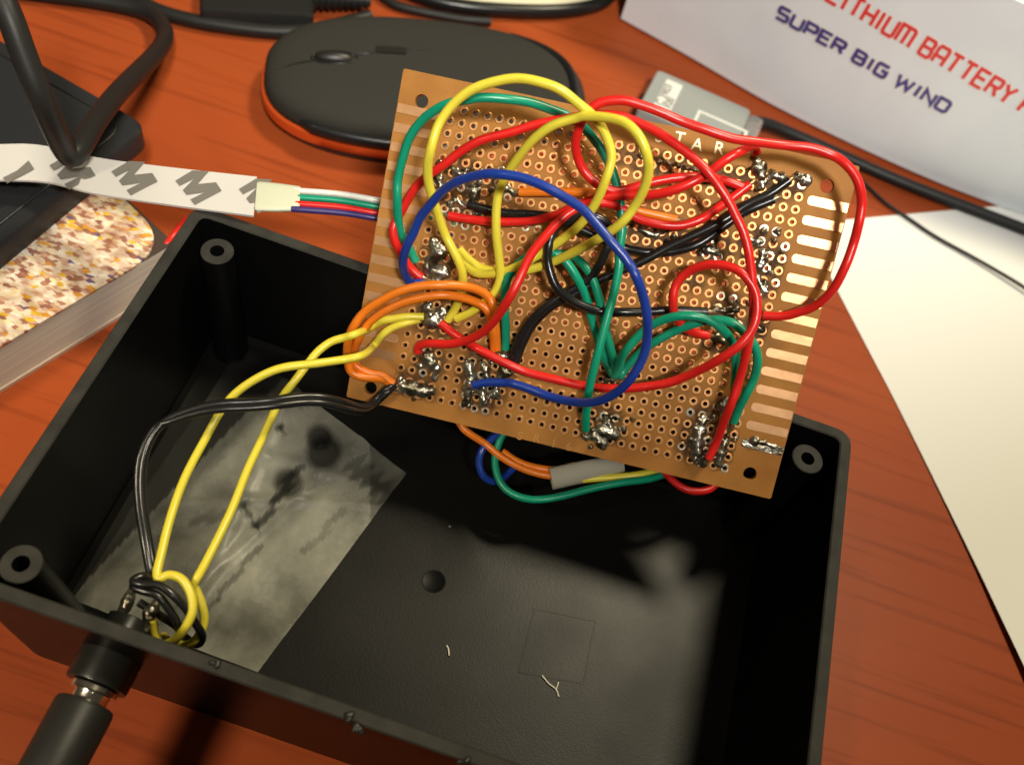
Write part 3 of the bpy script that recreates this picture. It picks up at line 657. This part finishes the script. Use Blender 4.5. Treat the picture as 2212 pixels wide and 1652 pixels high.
# ---- parts hanging under the board
def under(name, pts, z, m, r=.092):
    P = [at(x, y, zz) for (x, y), zz in zip(pts, z)]
    tube(name, P, r, MT[m], board, 7, 12, 50, 3)
under('green_wire', [(1110, 905), (1082, 945), (1069, 990), (1078, 1037), (1106, 1066), (1152, 1079), (1211, 1072), (1277, 1055), (1342, 1042), (1408, 1033), (1470, 1010)], [2.3, 2.1, 1.9, 1.8, 1.8, 1.9, 2.0, 2.1, 2.2, 2.2, 2.2], 'green')
under('blue_wire', [(1090, 920), (1062, 948), (1041, 972), (1035, 1001), (1046, 1030), (1075, 1040), (1110, 1010)], [2.2, 2.1, 2.0, 1.8, 1.6, 1.4, 1.4], 'blue')
under('orange_wire', [(990, 910), (1008, 932), (1047, 957), (1075, 981), (1107, 1001), (1146, 1018), (1195, 1028), (1240, 1020)], [2.4, 2.3, 2.1, 2.0, 1.9, 1.9, 1.9, 1.9], 'orange')
under('orange_wire', [(1085, 975), (1115, 995), (1150, 1008), (1200, 1015), (1240, 1005)], [1.8, 1.8, 1.9, 1.9, 1.9], 'orange')
under('yellow_wire', [(1250, 1036), (1286, 1033), (1350, 1029), (1408, 1018), (1460, 995)], [1.95, 2.0, 2.1, 2.2, 2.2], 'yellow')
under('red_wire', [(1420, 1000), (1445, 1030), (1476, 1054), (1506, 1061), (1536, 1055), (1560, 1030)], [2.3, 2.3, 2.3, 2.3, 2.3, 2.3], 'red')
a, b = at(1190, 1034, 1.95), at(1345, 1000, 2.2)
d = norm(b - a); s = norm(d.cross(BACK)); V = []
for p, k in ((a, 1), (a.lerp(b, .5), 1.0), (b, .8)):
    for q in range(14):
        t = q / 14 * math.tau; V.append(p + s * math.cos(t) * .27 * k + d.cross(s) * math.sin(t) * .12)
F = [(i * 14 + k, i * 14 + (k + 1) % 14, (i + 1) * 14 + (k + 1) % 14, (i + 1) * 14 + k) for i in range(2) for k in range(14)]
mesh('cable_sleeve', V, F, MT['wtape'], board, 60)  # sleeve colour darkened to carry the shade beneath the board

# ================================================================== WIRES TO THE JACK
def fwire(name, pts, m, r, label, cat='wire', group=None, n=7):
    P = []
    for p in pts: P.append(at(p[0], p[1], p[2]) if len(p) == 3 else bp(p[0], p[1], p[3]))
    o = tube(name, P, r, MT[m], None, n, 12, 50, 4)
    return tag(o, label, cat, group)
B_ = lambda x, y, h: (x, y, 0, h)
zc = 3.15
fwire('yellow_wire', [B_(915, 684, .15), B_(880, 684, .25), B_(853, 688, .3), B_(822, 694, .35), B_(801, 708, .3), (772, 720, 5.15), (745, 729, 5.05), (715, 738, 4.95), (688, 758, 4.85), (669, 780, 4.75), (634, 826, 4.55), (615, 850, 4.35), (595, 882, 4.15), (565, 950, 3.95), (534, 1015, 3.85), (503, 1095, 3.75), (469, 1166, 3.75), (434, 1234, 3.75), (418, 1262, 3.65), (424, 1275, 3.55), (436, 1306, 3.45), (441, 1340, 3.25), (428, 1375, 3.05), (402, 1394, 2.75), (372, 1388, 2.45), (350, 1372, 2.35)],
      'yellow', .088, 'yellow wire that ends in the right-hand strand of the pair above the plastic bag', group='yellow wires from board to jack')
fwire('yellow_wire', [B_(905, 690, .12), B_(875, 698, .25), B_(847, 708, .3), B_(825, 724, .35), B_(804, 751, .35), (782, 768, 5.05), (739, 777, 5.05), (675, 786, 5.15), (621, 792, 5.15), (581, 804, 5.05), (540, 826, 4.85), (508, 850, 4.65), (490, 870, 4.50), (472, 895, 4.35), (447, 941, 4.15), (410, 1009, 4.00), (386, 1064, 3.90), (364, 1132, 3.85), (349, 1194, 3.85), (339, 1236, 3.85), (345, 1250, 3.85), (360, 1242, 3.90), (378, 1243, 3.90), (397, 1254, 3.90), (413, 1284, 3.85), (416, 1319, 3.75), (401, 1354, 3.55), (377, 1382, 3.25), (350, 1392, 2.95), (335, 1372, 3.05), (330, 1338, 3.35)],
      'yellow', .088, 'yellow wire that ends in the left-hand strand and the front coil at the jack', group='yellow wires from board to jack')
for q, (dx, dy, lb) in enumerate(((0, 0, 'black wire on the upper side of the pair arching to the jack'), (-9, 13, 'black wire on the lower side of the pair arching to the jack'))):
    pts = [B_(852, 833, .15), B_(836, 840 + q * 8, .3), B_(812, 862 + q * 8, .3), (788, 880 + q * 8, 3.6), (750, 871 + dy, 4.35), (704, 858 + dy, 4.65), (657, 856 + dy, 4.75), (595, 863 + dy, 4.85), (534, 868 + dy, 4.85), (472, 871 + dy, 4.85), (410, 886 + dy * .8, 4.75), (364, 905 + dy * .6, 4.65), (334, 934 + dx, 4.55), (312 + dx, 984, 4.35), (306 + dx, 1046, 4.15), (311 + dx, 1108, 3.95), (321 + dx, 1169, 3.75), (331 + dx, 1225, 3.65), (336 + dx, 1252, 3.65)]
    if q == 0: pts += [(310, 1243, 3.90), (287, 1254, 3.95), (305, 1262, 4.00), (340, 1262, 4.00), (372, 1283, 3.95), (402, 1314, 3.75), (424, 1348, 3.45), (438, 1374, 3.05), (425, 1392, 2.65), (392, 1370, 2.55)]
    else: pts += [(312, 1250, 3.75), (286, 1266, 3.80), (310, 1276, 3.85), (338, 1284, 3.85), (358, 1305, 3.75), (378, 1335, 3.55), (392, 1365, 3.15), (380, 1350, 2.85), (340, 1325, 3.25), (300, 1300, 3.35)]
    fwire('black_wire', pts, 'black', .082, lb, group='black wires from board to jack')

# ================================================================== LED STRIP
zs = [2.42, 2.6, 3.0, 3.2, 3.95, 4.65, 4.95]
led = thing('light_strip', at(300, 400, 4.3), 'white adhesive-backed light strip with grey printed marks, its cream end laid over the box corner', 'light strip')
top = spline([at(x, y, z) for (x, y), z in zip(((-420, 318), (-200, 313), (-20, 312), (83, 313), (208, 340), (347, 359), (555, 382)), zs)], 6)
low = spline([at(x, y, z) for (x, y), z in zip(((-420, 398), (-200, 392), (-20, 389), (100, 393), (200, 417), (345, 439), (548, 466)), zs)], 6)
V, F = [], []
for a, b in zip(top, low): V += [a, b, b - Vector((0, 0, .06)), a - Vector((0, 0, .06))]
for i in range(len(top) - 1):
    for k in range(4): F.append((i * 4 + k, i * 4 + (k + 1) % 4, (i + 1) * 4 + (k + 1) % 4, (i + 1) * 4 + k))
F += [(3, 2, 1, 0), tuple(len(V) - 4 + k for k in range(4))]
mesh('backing', V, F, MT['tape'], led, 40)
def onstrip(px, py):
    m_ = [(project((a + b) / 2)[0], (a.z + b.z) / 2) for a, b in zip(top, low)]
    z = m_[-1][1]
    for (xa, za), (xb, zb) in zip(m_, m_[1:]):
        if px <= xb: z = za + (zb - za) * max(0, (px - xa) / (xb - xa)); break
    return at(px, py, z + .015)
# grey M marks, leaning, cut by the strip's width
def stroke_geo(pts, wd, place, lift=0):
    """mitred flat ribbon through 2D points"""
    n = len(pts); P = [Vector(p) for p in pts]; V = []
    for i in range(n):
        d0 = norm(P[i] - P[i - 1]) if i else norm(P[1] - P[0]); d1 = norm(P[i + 1] - P[i]) if i < n - 1 else d0
        m = d0 + d1; m = norm(m) if m.length > .2 else d0
        nn = Vector((-m.y, m.x)); c = max(.45, nn.dot(Vector((-d0.y, d0.x)))); off = nn * (wd / 2 / c)
        for q in (P[i] + off, P[i] - off): V.append(place(q.x, q.y, lift))
    return V, [(2 * i, 2 * i + 1, 2 * i + 3, 2 * i + 2) for i in range(n - 1)]
MARK = [((360 + x / 5.267) / 1.1718, (380 + y / 5.267) / 1.1718) for x, y in ((440, 410), (670, 272), (890, 282), (740, 455), (985, 430), (1060, 545), (700, 735), (640, 660), (830, 565), (590, 600), (540, 535), (690, 385), (500, 480))]
def mark(ox, oy, pts=MARK):
    return [onstrip(x + ox, y + oy) + Vector((0, 0, .003)) for x, y in pts], [tuple(range(len(pts)))[::-1]]
for ox, oy in ((0, 0), (-138, -20), (-272, -33), (137, 18)): mesh('printed_mark', *mark(ox, oy), MT['mark'], led)
low_ = [MARK[i] for i in (4, 5, 6, 7, 8)]
mesh('printed_mark', *mark(-405, -47, low_), MT['mark'], led)
ca, cb = [at(x, y, 4.95) for x, y in ((553, 424), (648, 430))]
d = norm(cb - ca); s = norm(d.cross(Vector((0, 0, 1)))); V = []; prf = ((0, .42, .05), (.06, .445, .07), (.5, .42, .085), (.95, .37, .09), (1, .36, .08))
for t, wd, hh in prf:
    p = ca.lerp(cb, t)
    for q in range(16):
        a = q / 16 * math.tau; ca_, sa_ = math.cos(a), math.sin(a)
        V.append(p + s * wd * math.copysign(abs(ca_) ** .5, ca_) + Vector((0, 0, 1)) * hh * math.copysign(abs(sa_) ** .7, sa_))
F = [(i * 16 + k, i * 16 + (k + 1) % 16, (i + 1) * 16 + (k + 1) % 16, (i + 1) * 16 + k) for i in range(4) for k in range(16)] + [tuple(range(16))[::-1], tuple(64 + k for k in range(16))]
mesh('heat_shrink', V, F, MT['sleeve'], led, 60)
for nm, m, y0, y1 in (('white_wire', 'white', 413, 434), ('green_wire', 'green', 427, 448), ('red_wire', 'red', 441, 462), ('blue_wire', 'violet', 453, 473)):
    tube(nm, [at(630, y0 - 2, 4.95), at(648, y0, 4.97), at(740, y0 + 7, 5.0), at(820, y1, 5.0), at(905, y1 + 14, 4.85), at(980, y1 + 40, 4.3)], .075, MT[m], led)

# ================================================================== BOOK AND CASE
bk = thing('picture_book', at(60, 800, 0), 'thick book with a cover of tiny warm-toned pictures, left of the black box', 'book')
ZB = 1.6
e0, e1 = at(0, 845, 0), at(266, 680, 0)
dx = norm(e1 - e0); nrm = Vector((-dx.y, dx.x, 0))
p1 = e0 + dx * ((at(367, 514, ZB) - e0).dot(dx)); p0 = e0 - dx * 12
pg = [(p0.x, p0.y), (p1.x, p1.y), (p1.x + nrm.x * 11, p1.y + nrm.y * 11), (p0.x + nrm.x * 11, p0.y + nrm.y * 11)]
V, F = prism_geo(ccw(pg), .12, ZB - .07); mesh('pages', V, F, [MT['pages'], MT['page_top']], bk, None, [0] * (len(F) - 1) + [1])  # top face of the page block is plain dark brown
c1 = e0 + dx * ((at(268, 566, ZB) - e0).dot(dx) + 1.25); o_ = -.03
cv = [(p0.x - nrm.x * .03, p0.y - nrm.y * .03), (c1.x - nrm.x * .03, c1.y - nrm.y * .03), (c1.x + nrm.x * 11, c1.y + nrm.y * 11), (p0.x + nrm.x * 11, p0.y + nrm.y * 11)]
V, F = prism_geo(rounded(cv, [0, 1.3, .5, 0], 8), ZB - .065, ZB); mesh('cover', V, F, MT['collage'], bk)
lo_ = [(p0.x - nrm.x * .05, p0.y - nrm.y * .05), (p1.x + dx.x * .1 - nrm.x * .05, p1.y + dx.y * .1 - nrm.y * .05), (p1.x + dx.x * .1 + nrm.x * 11, p1.y + dx.y * .1 + nrm.y * 11), (p0.x + nrm.x * 11, p0.y + nrm.y * 11)]
V, F = prism_geo(lo_, .005, .115); mesh('back_cover', V, F, MT['cover_edge'], bk)
tag(tube('ribbon_bookmark', [at(x, y, z) for x, y, z in ((320, 562, 1.0), (348, 540, 1.35), (366, 520, 1.5), (384, 497, 1.5), (402, 474, 1.2))], .085, MT['red'], bk), None)

cs = thing('leather_case', at(120, 300, ZB), 'flat black leather case with rounded corners lying on the picture book', 'case')
zc_ = 2.3
k0 = at(321, 270, zc_); ka = norm(at(94, 139, zc_) - k0); kb = norm(at(0, 530, zc_) - k0)
poly = [k0, k0 + ka * 13, k0 + ka * 13 + kb * 10, k0 + kb * 10]; poly = ccw([(p.x, p.y) for p in poly])
rp_ = rounded(poly, .55, 6)
V, F = prism_geo(rp_, ZB + .01, zc_, .09); mesh('cover', V, F, MT['leather'], cs, 40)
cxx = sum(p[0] for p in poly) / 4; cyy = sum(p[1] for p in poly) / 4
ring = [Vector((cxx + (x - cxx) * .93, cyy + (y - cyy) * .91, zc_ + .012)) for x, y in rounded(poly, .7, 6)]
mesh('seam', *tube_geo(ring, .045, 8, closed=True), MT['leather'], cs, 60)

# ================================================================== CABLES
cable = [(-60, -170, 8.9), (-20, -60, 8.2), (21, 35, 7.7), (52, 121, 7.1), (87, 208, 6.4), (114, 272, 5.6), (136, 318, 4.75), (152, 337, 4.45), (172, 322, 4.4), (206, 265, 4.0), (250, 207, 3.3), (295, 160, 2.5), (338, 116, 1.6), (357, 80, .9), (345, 46, .5), (312, 26, .3), (260, 12, .27), (190, 0, .27), (100, -12, .27), (-40, -30, .27)]
fwire('black_cable', cable, 'rubber', .27, 'thick black cable bent into a sharp V over the light strip at the upper left', 'cable')
fwire('black_cable', [(250, -40, .25), (306, 5, .25), (347, 26, .25), (399, 41, .25), (451, 52, .25), (521, 62, .25), (590, 69, .25), (660, 68, .25), (740, 52, .25), (800, 36, .25)], 'rubber', .235, 'black cord running along the top edge behind the mouse', 'cable')
conn = thing('power_connector', at(560, -10, .4), 'black moulded connector with a ribbed strain relief at the top edge above the mouse', 'connector')
q = [at(x, y, .8) for x, y in ((432, -70), (430, 20), (676, 34), (682, -60))]
V, F = prism_geo(ccw(rounded([(p.x, p.y) for p in q], .18, 4)), .05, .8, .12); mesh('housing', V, F, MT['rubber'], conn, 40)
a, b = at(676, -10, .62), at(800, 2, .5); gs = []; prof = []
L_ = (b - a).length
for i in range(9):
    t = i / 9 * L_; prof += [(t, .50 - .025 * i), (t + L_ / 15, .50 - .025 * i), (t + L_ / 15 + .002, .40 - .022 * i), (t + L_ / 9 - .002, .40 - .022 * i)]
mesh('strain_relief', *lathe_geo(a, b - a, prof, 20), MT['rubber'], conn, 40)
# oval dish at the top
dish = thing('oval_dish', at(1090, -80, 0), 'cream oval dish with a thick black rim cut by the top edge above the mouse', 'dish')
cE = at(1085, -62, .3); eu = norm(at(1300, -50, .3) - cE); ev = Vector((-eu.y, eu.x, 0))
au = abs((at(1334, 2, .3) - cE).dot(eu)) + .1; av = abs((at(1110, 24, .3) - cE).dot(ev))
ring = [cE + eu * (au * math.copysign(abs(math.cos(t)) ** .8, math.cos(t))) + ev * (av * math.copysign(abs(math.sin(t)) ** .8, math.sin(t))) for t in [k / 72 * math.tau for k in range(72)]]
mesh('rim', *tube_geo(ring, .25, 14, closed=True), MT['gloss'], dish, 60)
V = [cE + (p - cE) * .985 + Vector((0, 0, -.1)) for p in ring] + [cE + (p - cE) * .3 + Vector((0, 0, -.02)) for p in ring] + [cE]
F = [(k, (k + 1) % 72, 72 + (k + 1) % 72, 72 + k) for k in range(72)] + [(72 + k, 72 + (k + 1) % 72, 144) for k in range(72)]
mesh('plate', V, F, MT['cream'], dish, 60)
fwire('thin_cable', [(800, -30, .2), (845, 8, .18), (900, 24, .18), (960, 36, .18), (1010, 44, .2), (1060, 48, .2)], 'rubber', .16, 'short black lead leaving the oval dish behind the mouse', 'cable')

# ================================================================== MOUSE
mA, mB = at(566, 168, 1.0), at(1268, 226, 1.0)
mu = norm(Vector((mB.x - mA.x, mB.y - mA.y, 0))); mv = Vector((-mu.y, mu.x, 0)); ML = (mB - mA).length / 2
mc = (mA + mB) / 2; far = at(900, 36, 1.45); near = at(800, 353, .15)
tf, tn_ = (far - mc).dot(mv), (near - mc).dot(mv); mc = mc + mv * ((tf + tn_) / 2); mc.z = 0; MW = (tf - tn_) / 2
mouse = thing('computer_mouse', mc, 'dark grey wireless mouse with an orange band, behind the circuit board', 'computer mouse')
def outline(s, n=64, e=2.6):
    P = []
    for k in range(n):
        t = k / n * math.tau; c, si = math.cos(t), math.sin(t)
        P.append((math.copysign(abs(c) ** (2 / e), c) * (ML * s + (s - 1) * 0), math.copysign(abs(si) ** (2 / e), si) * (MW * s)))
    return P
def layer(prof, name, m, smooth=60):
    V, F = [], []; n = 64
    for s, z in prof:
        for x, y in outline(s): 
            zz = z * (1 - .10 * (x / ML) ** 2) if z > .9 else z
            V.append(mc + mu * x + mv * y + Vector((0, 0, zz)))
    for i in range(len(prof) - 1):
        for k in range(n): F.append((i * n + k, i * n + (k + 1) % n, (i + 1) * n + (k + 1) % n, (i + 1) * n + k))
    F += [tuple(range(n))[::-1], tuple((len(prof) - 1) * n + k for k in range(n))]
    return mesh(name, V, F, m, mouse, smooth)
layer([(.93, .0), (.965, .07), (.998, .30), (.99, .34)], 'base', MT['mouse_base'])
layer([(.99, .341), (1.006, .37), (1.008, .72), (.985, .76)], 'trim_band', MT['mouse_orange'])
layer([(.975, .761), (.988, .79), (.992, 1.0), (.985, 1.26), (.955, 1.45), (.90, 1.58), (.80, 1.67), (.62, 1.74), (.42, 1.78), (.22, 1.80), (.05, 1.80)], 'top_shell', MT['mouse'])
def ztop(x, y):
    s = max(abs(x) / ML, 1e-4); e = 2.6; s = (abs(x / ML) ** e + abs(y / MW) ** e) ** (1 / e)
    pr = [(.05, 1.80), (.22, 1.80), (.42, 1.78), (.62, 1.74), (.80, 1.67), (.90, 1.58), (.955, 1.45), (.985, 1.26), (.999, 1.0), (1.0, .72)]
    z = pr[0][1]
    for (a, za), (b, zb) in zip(pr, pr[1:]):
        if a <= s <= b: z = za + (zb - za) * (s - a) / (b - a)
    return z * (1 - .10 * (x / ML) ** 2)
def mloc(px, py, z=1.75):
    p = at(px, py, z) - mc; return p.dot(mu), p.dot(mv)
def msurf(x, y, h=0): return mc + mu * x + mv * y + Vector((0, 0, ztop(x, y) + h))
x, y = mloc(722, 121)
V = []; F = []
for i in range(9):
    for k in range(17):
        a = i / 8 * math.pi / 2; t = k / 16 * math.tau
        V.append(msurf(x, y, -.04) + mu * math.cos(t) * .62 * math.cos(a) + mv * math.sin(t) * .24 * math.cos(a) + Vector((0, 0, .24 * math.sin(a))))
for i in range(8):
    for k in range(16): F.append((i * 17 + k, i * 17 + k + 1, (i + 1) * 17 + k + 1, (i + 1) * 17 + k))
mesh('scroll_wheel', V, F, MT['mouse_base'], mouse, 60)
mesh('wheel_slot', *tube_geo([msurf(x + .70 * math.cos(t), y + .29 * math.sin(t), .0) for t in [k / 40 * math.tau for k in range(40)]], .03, 8, closed=True), MT['gloss'], mouse, 60)
x, y = mloc(845, 112)
q = [(x - .48, y - .15), (x + .48, y - .15), (x + .48, y + .15), (x - .48, y + .15)]
V = [msurf(a, b, h) for h in (-.05, .05) for a, b in rounded(q, .06, 3)]; m_ = len(V) // 2
mesh('speed_button', V, [tuple(m_ + i for i in range(m_))] + [(i, (i + 1) % m_, m_ + (i + 1) % m_, m_ + i) for i in range(m_)], MT['mouse_base'], mouse, 40)
for sname, pp in (('button_seam', ((585, 134), (640, 128), (688, 124))), ('button_seam', ((760, 118), (800, 116), (822, 115))), ('button_seam', ((872, 111), (905, 111), (940, 112)))):
    mesh(sname, *tube_geo(spline([msurf(*mloc(a, b), .004) for a, b in pp], 4), .03, 6), MT['gloss'], mouse, 60)
P = [msurf(*p, .03) for p in [(ML * .955 * math.cos(t), MW * .955 * math.sin(t)) for t in [R(-62 + k * 6) for k in range(22)]]]
P = []
for k in range(24):
    t = R(-64 + k * 5.4); c, si = math.cos(t), math.sin(t); e = 2 / 2.6
    P.append(msurf(math.copysign(abs(c) ** e, c) * ML * .90, math.copysign(abs(si) ** e, si) * MW * .90, -.02))
mesh('rear_trim', *tube_geo(P, [.05 + .13 * math.sin(math.pi * k / 23) for k in range(24)], 10), MT['gloss'], mouse, 60)
P = []
for k in range(18):
    t = R(-136 + k * 3.4); c, si = math.cos(t), math.sin(t); e = 2 / 2.6
    P.append(mc + mu * math.copysign(abs(c) ** e, c) * ML * .985 + mv * math.copysign(abs(si) ** e, si) * MW * .985 + Vector((0, 0, 1.0)))
mesh('side_button', *tube_geo(P, [.10 + .12 * min(1, math.sin(math.pi * k / 17) * 3) for k in range(18)], 10), MT['gloss'], mouse, 60)

# ================================================================== WHITE CARTON
cart = thing('carton', at(1800, 330, 0), 'tall white cardboard carton printed with red and blue capital letters', 'carton')
base = spline([at(x, y, .02) for x, y in ((1339, 46), (1490, 130), (1659, 228), (1828, 312), (1996, 388), (2123, 438), (2240, 478), (2420, 545))], 5)
HB = 7.0; bn_ = norm(Vector((base[0].y - base[-1].y, base[-1].x - base[0].x, 0)))
if bn_.y < 0: bn_ = -bn_
n = len(base); V, F = [], []
for z, ins in ((0, .12), (.12, 0), (HB, 0)):
    V += [p + bn_ * ins + Vector((0, 0, z)) for p in base] + [base[-1] + bn_ * 9 + Vector((0, 0, z)), base[0] + bn_ * 9 + Vector((0, 0, z))]
m_ = n + 2
for i in range(2):
    for k in range(m_): F.append((i * m_ + k, i * m_ + (k + 1) % m_, (i + 1) * m_ + (k + 1) % m_, (i + 1) * m_ + k))
F += [tuple(range(m_))[::-1], tuple(2 * m_ + k for k in range(m_))]
mesh('panel', V, F, MT['card'], cart, 30)
def onface(px, py, lift=.01):
    """point of the carton's front at a pixel"""
    best = None; d = ray(px, py)
    for a, b in zip(base, base[1:]):
        t = b - a; nn = norm(Vector((t.y, -t.x, 0)));
        if nn.dot(d) > 0: nn = -nn
        s = (a - CAM).dot(nn) / d.dot(nn); p = CAM + d * s; k = (p - a).dot(t) / t.dot(t)
        e = max(0, -k, k - 1)
        if best is None or e < best[0]: best = (e, p + nn * lift)
    return best[1]
GL = {'S': [[(1, 1), (.12, 1), (0, .9), (0, .6), (.1, .5), (.9, .5), (1, .4), (1, .1), (.88, 0), (0, 0)]],
      'U': [[(0, 1), (0, .12), (.12, 0), (.88, 0), (1, .12), (1, 1)]], 'P': [[(0, 0), (0, 1), (.88, 1), (1, .9), (1, .55), (.88, .45), (.12, .45)]],
      'E': [[(1, 1), (0, 1), (0, 0), (1, 0)], [(.12, .52), (.88, .52)]], 'R': [[(0, 0), (0, 1), (.88, 1), (1, .9), (1, .6), (.88, .5), (.12, .5)], [(.62, .42), (1, 0)]],
      'B': [[(0, 0), (0, 1), (.8, 1), (.95, .9), (.95, .62), (.85, .52), (1, .42), (1, .1), (.88, 0), (0, 0)], [(.12, .52), (.78, .52)]],
      'I': [[(.5, 0), (.5, 1)]], 'G': [[(1, 1), (.12, 1), (0, .88), (0, .12), (.12, 0), (.88, 0), (1, .1), (1, .5), (.5, .5)]],
      'W': [[(0, 1), (.2, 0), (.5, .75), (.8, 0), (1, 1)]], 'N': [[(0, 0), (0, 1), (1, 0), (1, 1)]], 'D': [[(0, 0), (0, 1), (.85, 1), (1, .85), (1, .15), (.85, 0), (0, 0)]],
      'L': [[(0, 1), (0, 0), (1, 0)]], 'T': [[(0, 1), (1, 1)], [(.5, .9), (.5, 0)]], 'H': [[(0, 0), (0, 1)], [(1, 0), (1, 1)], [(.1, .5), (.9, .5)]],
      'M': [[(0, 0), (0, 1), (.5, 1), (.88, 1), (1, .88), (1, 0)], [(.5, .9), (.5, 0)]], 'A': [[(0, 0), (0, .85), (.12, 1), (.88, 1), (1, .85), (1, 0)], [(.1, .42), (.9, .42)]],
      'Y': [[(0, 1), (.5, .5), (1, 1)], [(.5, .45), (.5, 0)]]}
def lettering(s, p0, p1, hgt, m, name, wd=.235, wl=.70):
    """letters along the front between two pixel points of the baseline"""
    a, b = onface(*p0), onface(*p1); run = Vector((b.x - a.x, b.y - a.y, b.z - a.z)); Lr = run.length; ex = norm(run)
    adv = []; x = 0
    for ch in s:
        wd_ = {' ': .55, 'I': .28, 'W': 1.0, 'M': .95}.get(ch, wl) if ch != ' ' else .5
        adv.append((ch, x, wd_)); x += wd_ + (.28 if ch != ' ' else 0)
    k = Lr / (x - .28)
    back_, front = [], []
    for ch, x, wd_ in adv:
        if ch == ' ': continue
        for si, st in enumerate(GL[ch]):
            pts = [((x + px_ * wd_) * k, py_ * hgt) for px_, py_ in st]
            def pl(X, Y, l):
                p = a + ex * X + Vector((0, 0, Y))
                pxx = project(p); return onface(*pxx, .008 + l)
            back_.append(stroke_geo(pts, wd * 1.0 * k + .10, pl, .001 * si)); front.append(stroke_geo(pts, wd * k, pl, .012 + .001 * si))
    mesh(name + '_outline', *join(*back_), MT['cardw'], cart); mesh(name, *join(*front), m, cart)
lettering('SUPER BIG WIND', (1677, 37), (2040, 243), onface(1894, 130).z - onface(1883, 153).z, MT['inkb'], 'blue_lettering')
lettering('LITHIUM BATTERY P', (1786, 0), (2218, 249), onface(1903.5, 27.7).z - onface(1882, 60.4).z, MT['inkr'], 'red_lettering')

# black cable squeezed along the carton, thin lead, dongle
fwire('black_cable', [(1600, 262, .55), (1651, 266, .5), (1701, 285, .35), (1786, 322, .22), (1870, 360, .22), (1954, 396, .22), (2081, 445, .22), (2212, 495, .22), (2300, 530, .22)], 'rubber', .205, 'black cable running from the grey dongle along the foot of the white carton', 'cable')
fwire('thin_lead', [(1800, 345, .3), (1862, 392, .1), (1912, 438, .1), (1963, 472, .12), (2022, 512, .12), (2110, 560, .14), (2212, 620, .2), (2300, 680, .2)], 'rubber', .062, 'thin black lead lying across the white paper', 'cable')
dg = thing('usb_dongle', at(1500, 230, 0), 'frosted grey plastic dongle with a printed white label, between circuit board and carton', 'dongle')
zt = .95
q0, q1, q2 = at(1421, 150, zt), at(1352, 262, zt), at(1655, 252, zt)
du = norm(q2 - q0); dv = norm(q1 - q0); dv = norm(dv - du * du.dot(dv)); LD, WD_ = (q2 - q0).length, 2.35
def dl(u, v, z=zt): p = q0 + du * u + dv * v; return (p.x, p.y, z)
def slab(u0, u1, v0, v1, z0, z1, r=.1, bev=.05):
    P = rounded([dl(u0, v0)[:2], dl(u1, v0)[:2], dl(u1, v1)[:2], dl(u0, v1)[:2]], r, 4); return prism_geo(ccw(P), z0, z1, bev)
mesh('casing', *slab(0, LD - .55, 0, WD_, .05, zt, .16), MT['frost'], dg, 40)
mesh('clear_cap', *slab(LD - .545, LD, .1, WD_ - .35, .2, zt - .05, .2), MT['clear'], dg, 40)
mesh('cap_insert', *slab(LD - .50, LD - .12, .6, WD_ - .9, .35, zt - .2, .1, .03), MT['ink'], dg, 40)
mesh('label', *slab(.45, 1.05, .30, 2.0, zt + .001, zt + .02, .04, 0), MT['label'], dg)
mesh('raised_frame', *join(slab(1.9, 2.0, 1.15, 1.75, zt + .001, zt + .03, .02, 0), slab(2.0, 3.75, 1.15, 1.25, zt + .001, zt + .03, .02, 0), slab(3.65, 3.75, 1.25, 1.7, zt + .001, zt + .03, .02, 0)), MT['label'], dg)
def dtext(s, u, v, size):
    return text_geo(s, size, lambda x, y, z: Vector(dl(u - y, v - x, zt + .024 + z)), .002)
def dtext(s, u, v, size):      # reads up the short side of the dongle
    return text_geo(s, size, lambda x, y, z: Vector(dl(u - y * 1, v - x * -1, zt + .024 + z)) if False else Vector(dl(u + y * -1, v - x, zt + .024 + z)), .002)
mesh('label_print', *join(dtext('C 3903', .62, 1.15, .40), dtext('X00', .90, 1.45, .36)), MT['ink'], dg)

# ================================================================== PAPER
pp = [at(x, y, 0) for x, y in ((1735, 484), (1795, 603), (1881, 768), (1942, 886), (2082, 1175), (2157, 1341), (2212, 1464), (2330, 1730))]
A_, B2 = pp[0], at(2013, 459, 0); ed = norm(B2 - A_)
V, F = [], []; NW = 16; lf = [0.03, .03, .03, .035, .08, .15, .20, .3]
rows = spline([p + Vector((0, 0, h)) for p, h in zip(pp, lf)], 4)
for p in rows:
    for k in range(NW + 1): V.append(p + ed * (14 * k / NW) + Vector((0, 0, -max(0, p.z - .03) * min(1, k / 9) * .6)))
m_ = NW + 1
for i in range(len(rows) - 1):
    for k in range(NW): F.append((i * m_ + k, i * m_ + k + 1, (i + 1) * m_ + k + 1, (i + 1) * m_ + k))
nv = len(V); V += [v - Vector((0, 0, .012)) for v in V]; F += [tuple(i + nv for i in f[::-1]) for f in F]
for i in range(len(rows) - 1):
    F.append((i * m_, (i + 1) * m_, nv + (i + 1) * m_, nv + i * m_))
tag(mesh('paper_sheet', V, F, MT['paper'], None, 60, base=(12, 14, 0)), 'blank sheet of white paper on the table right of the black box', 'paper')
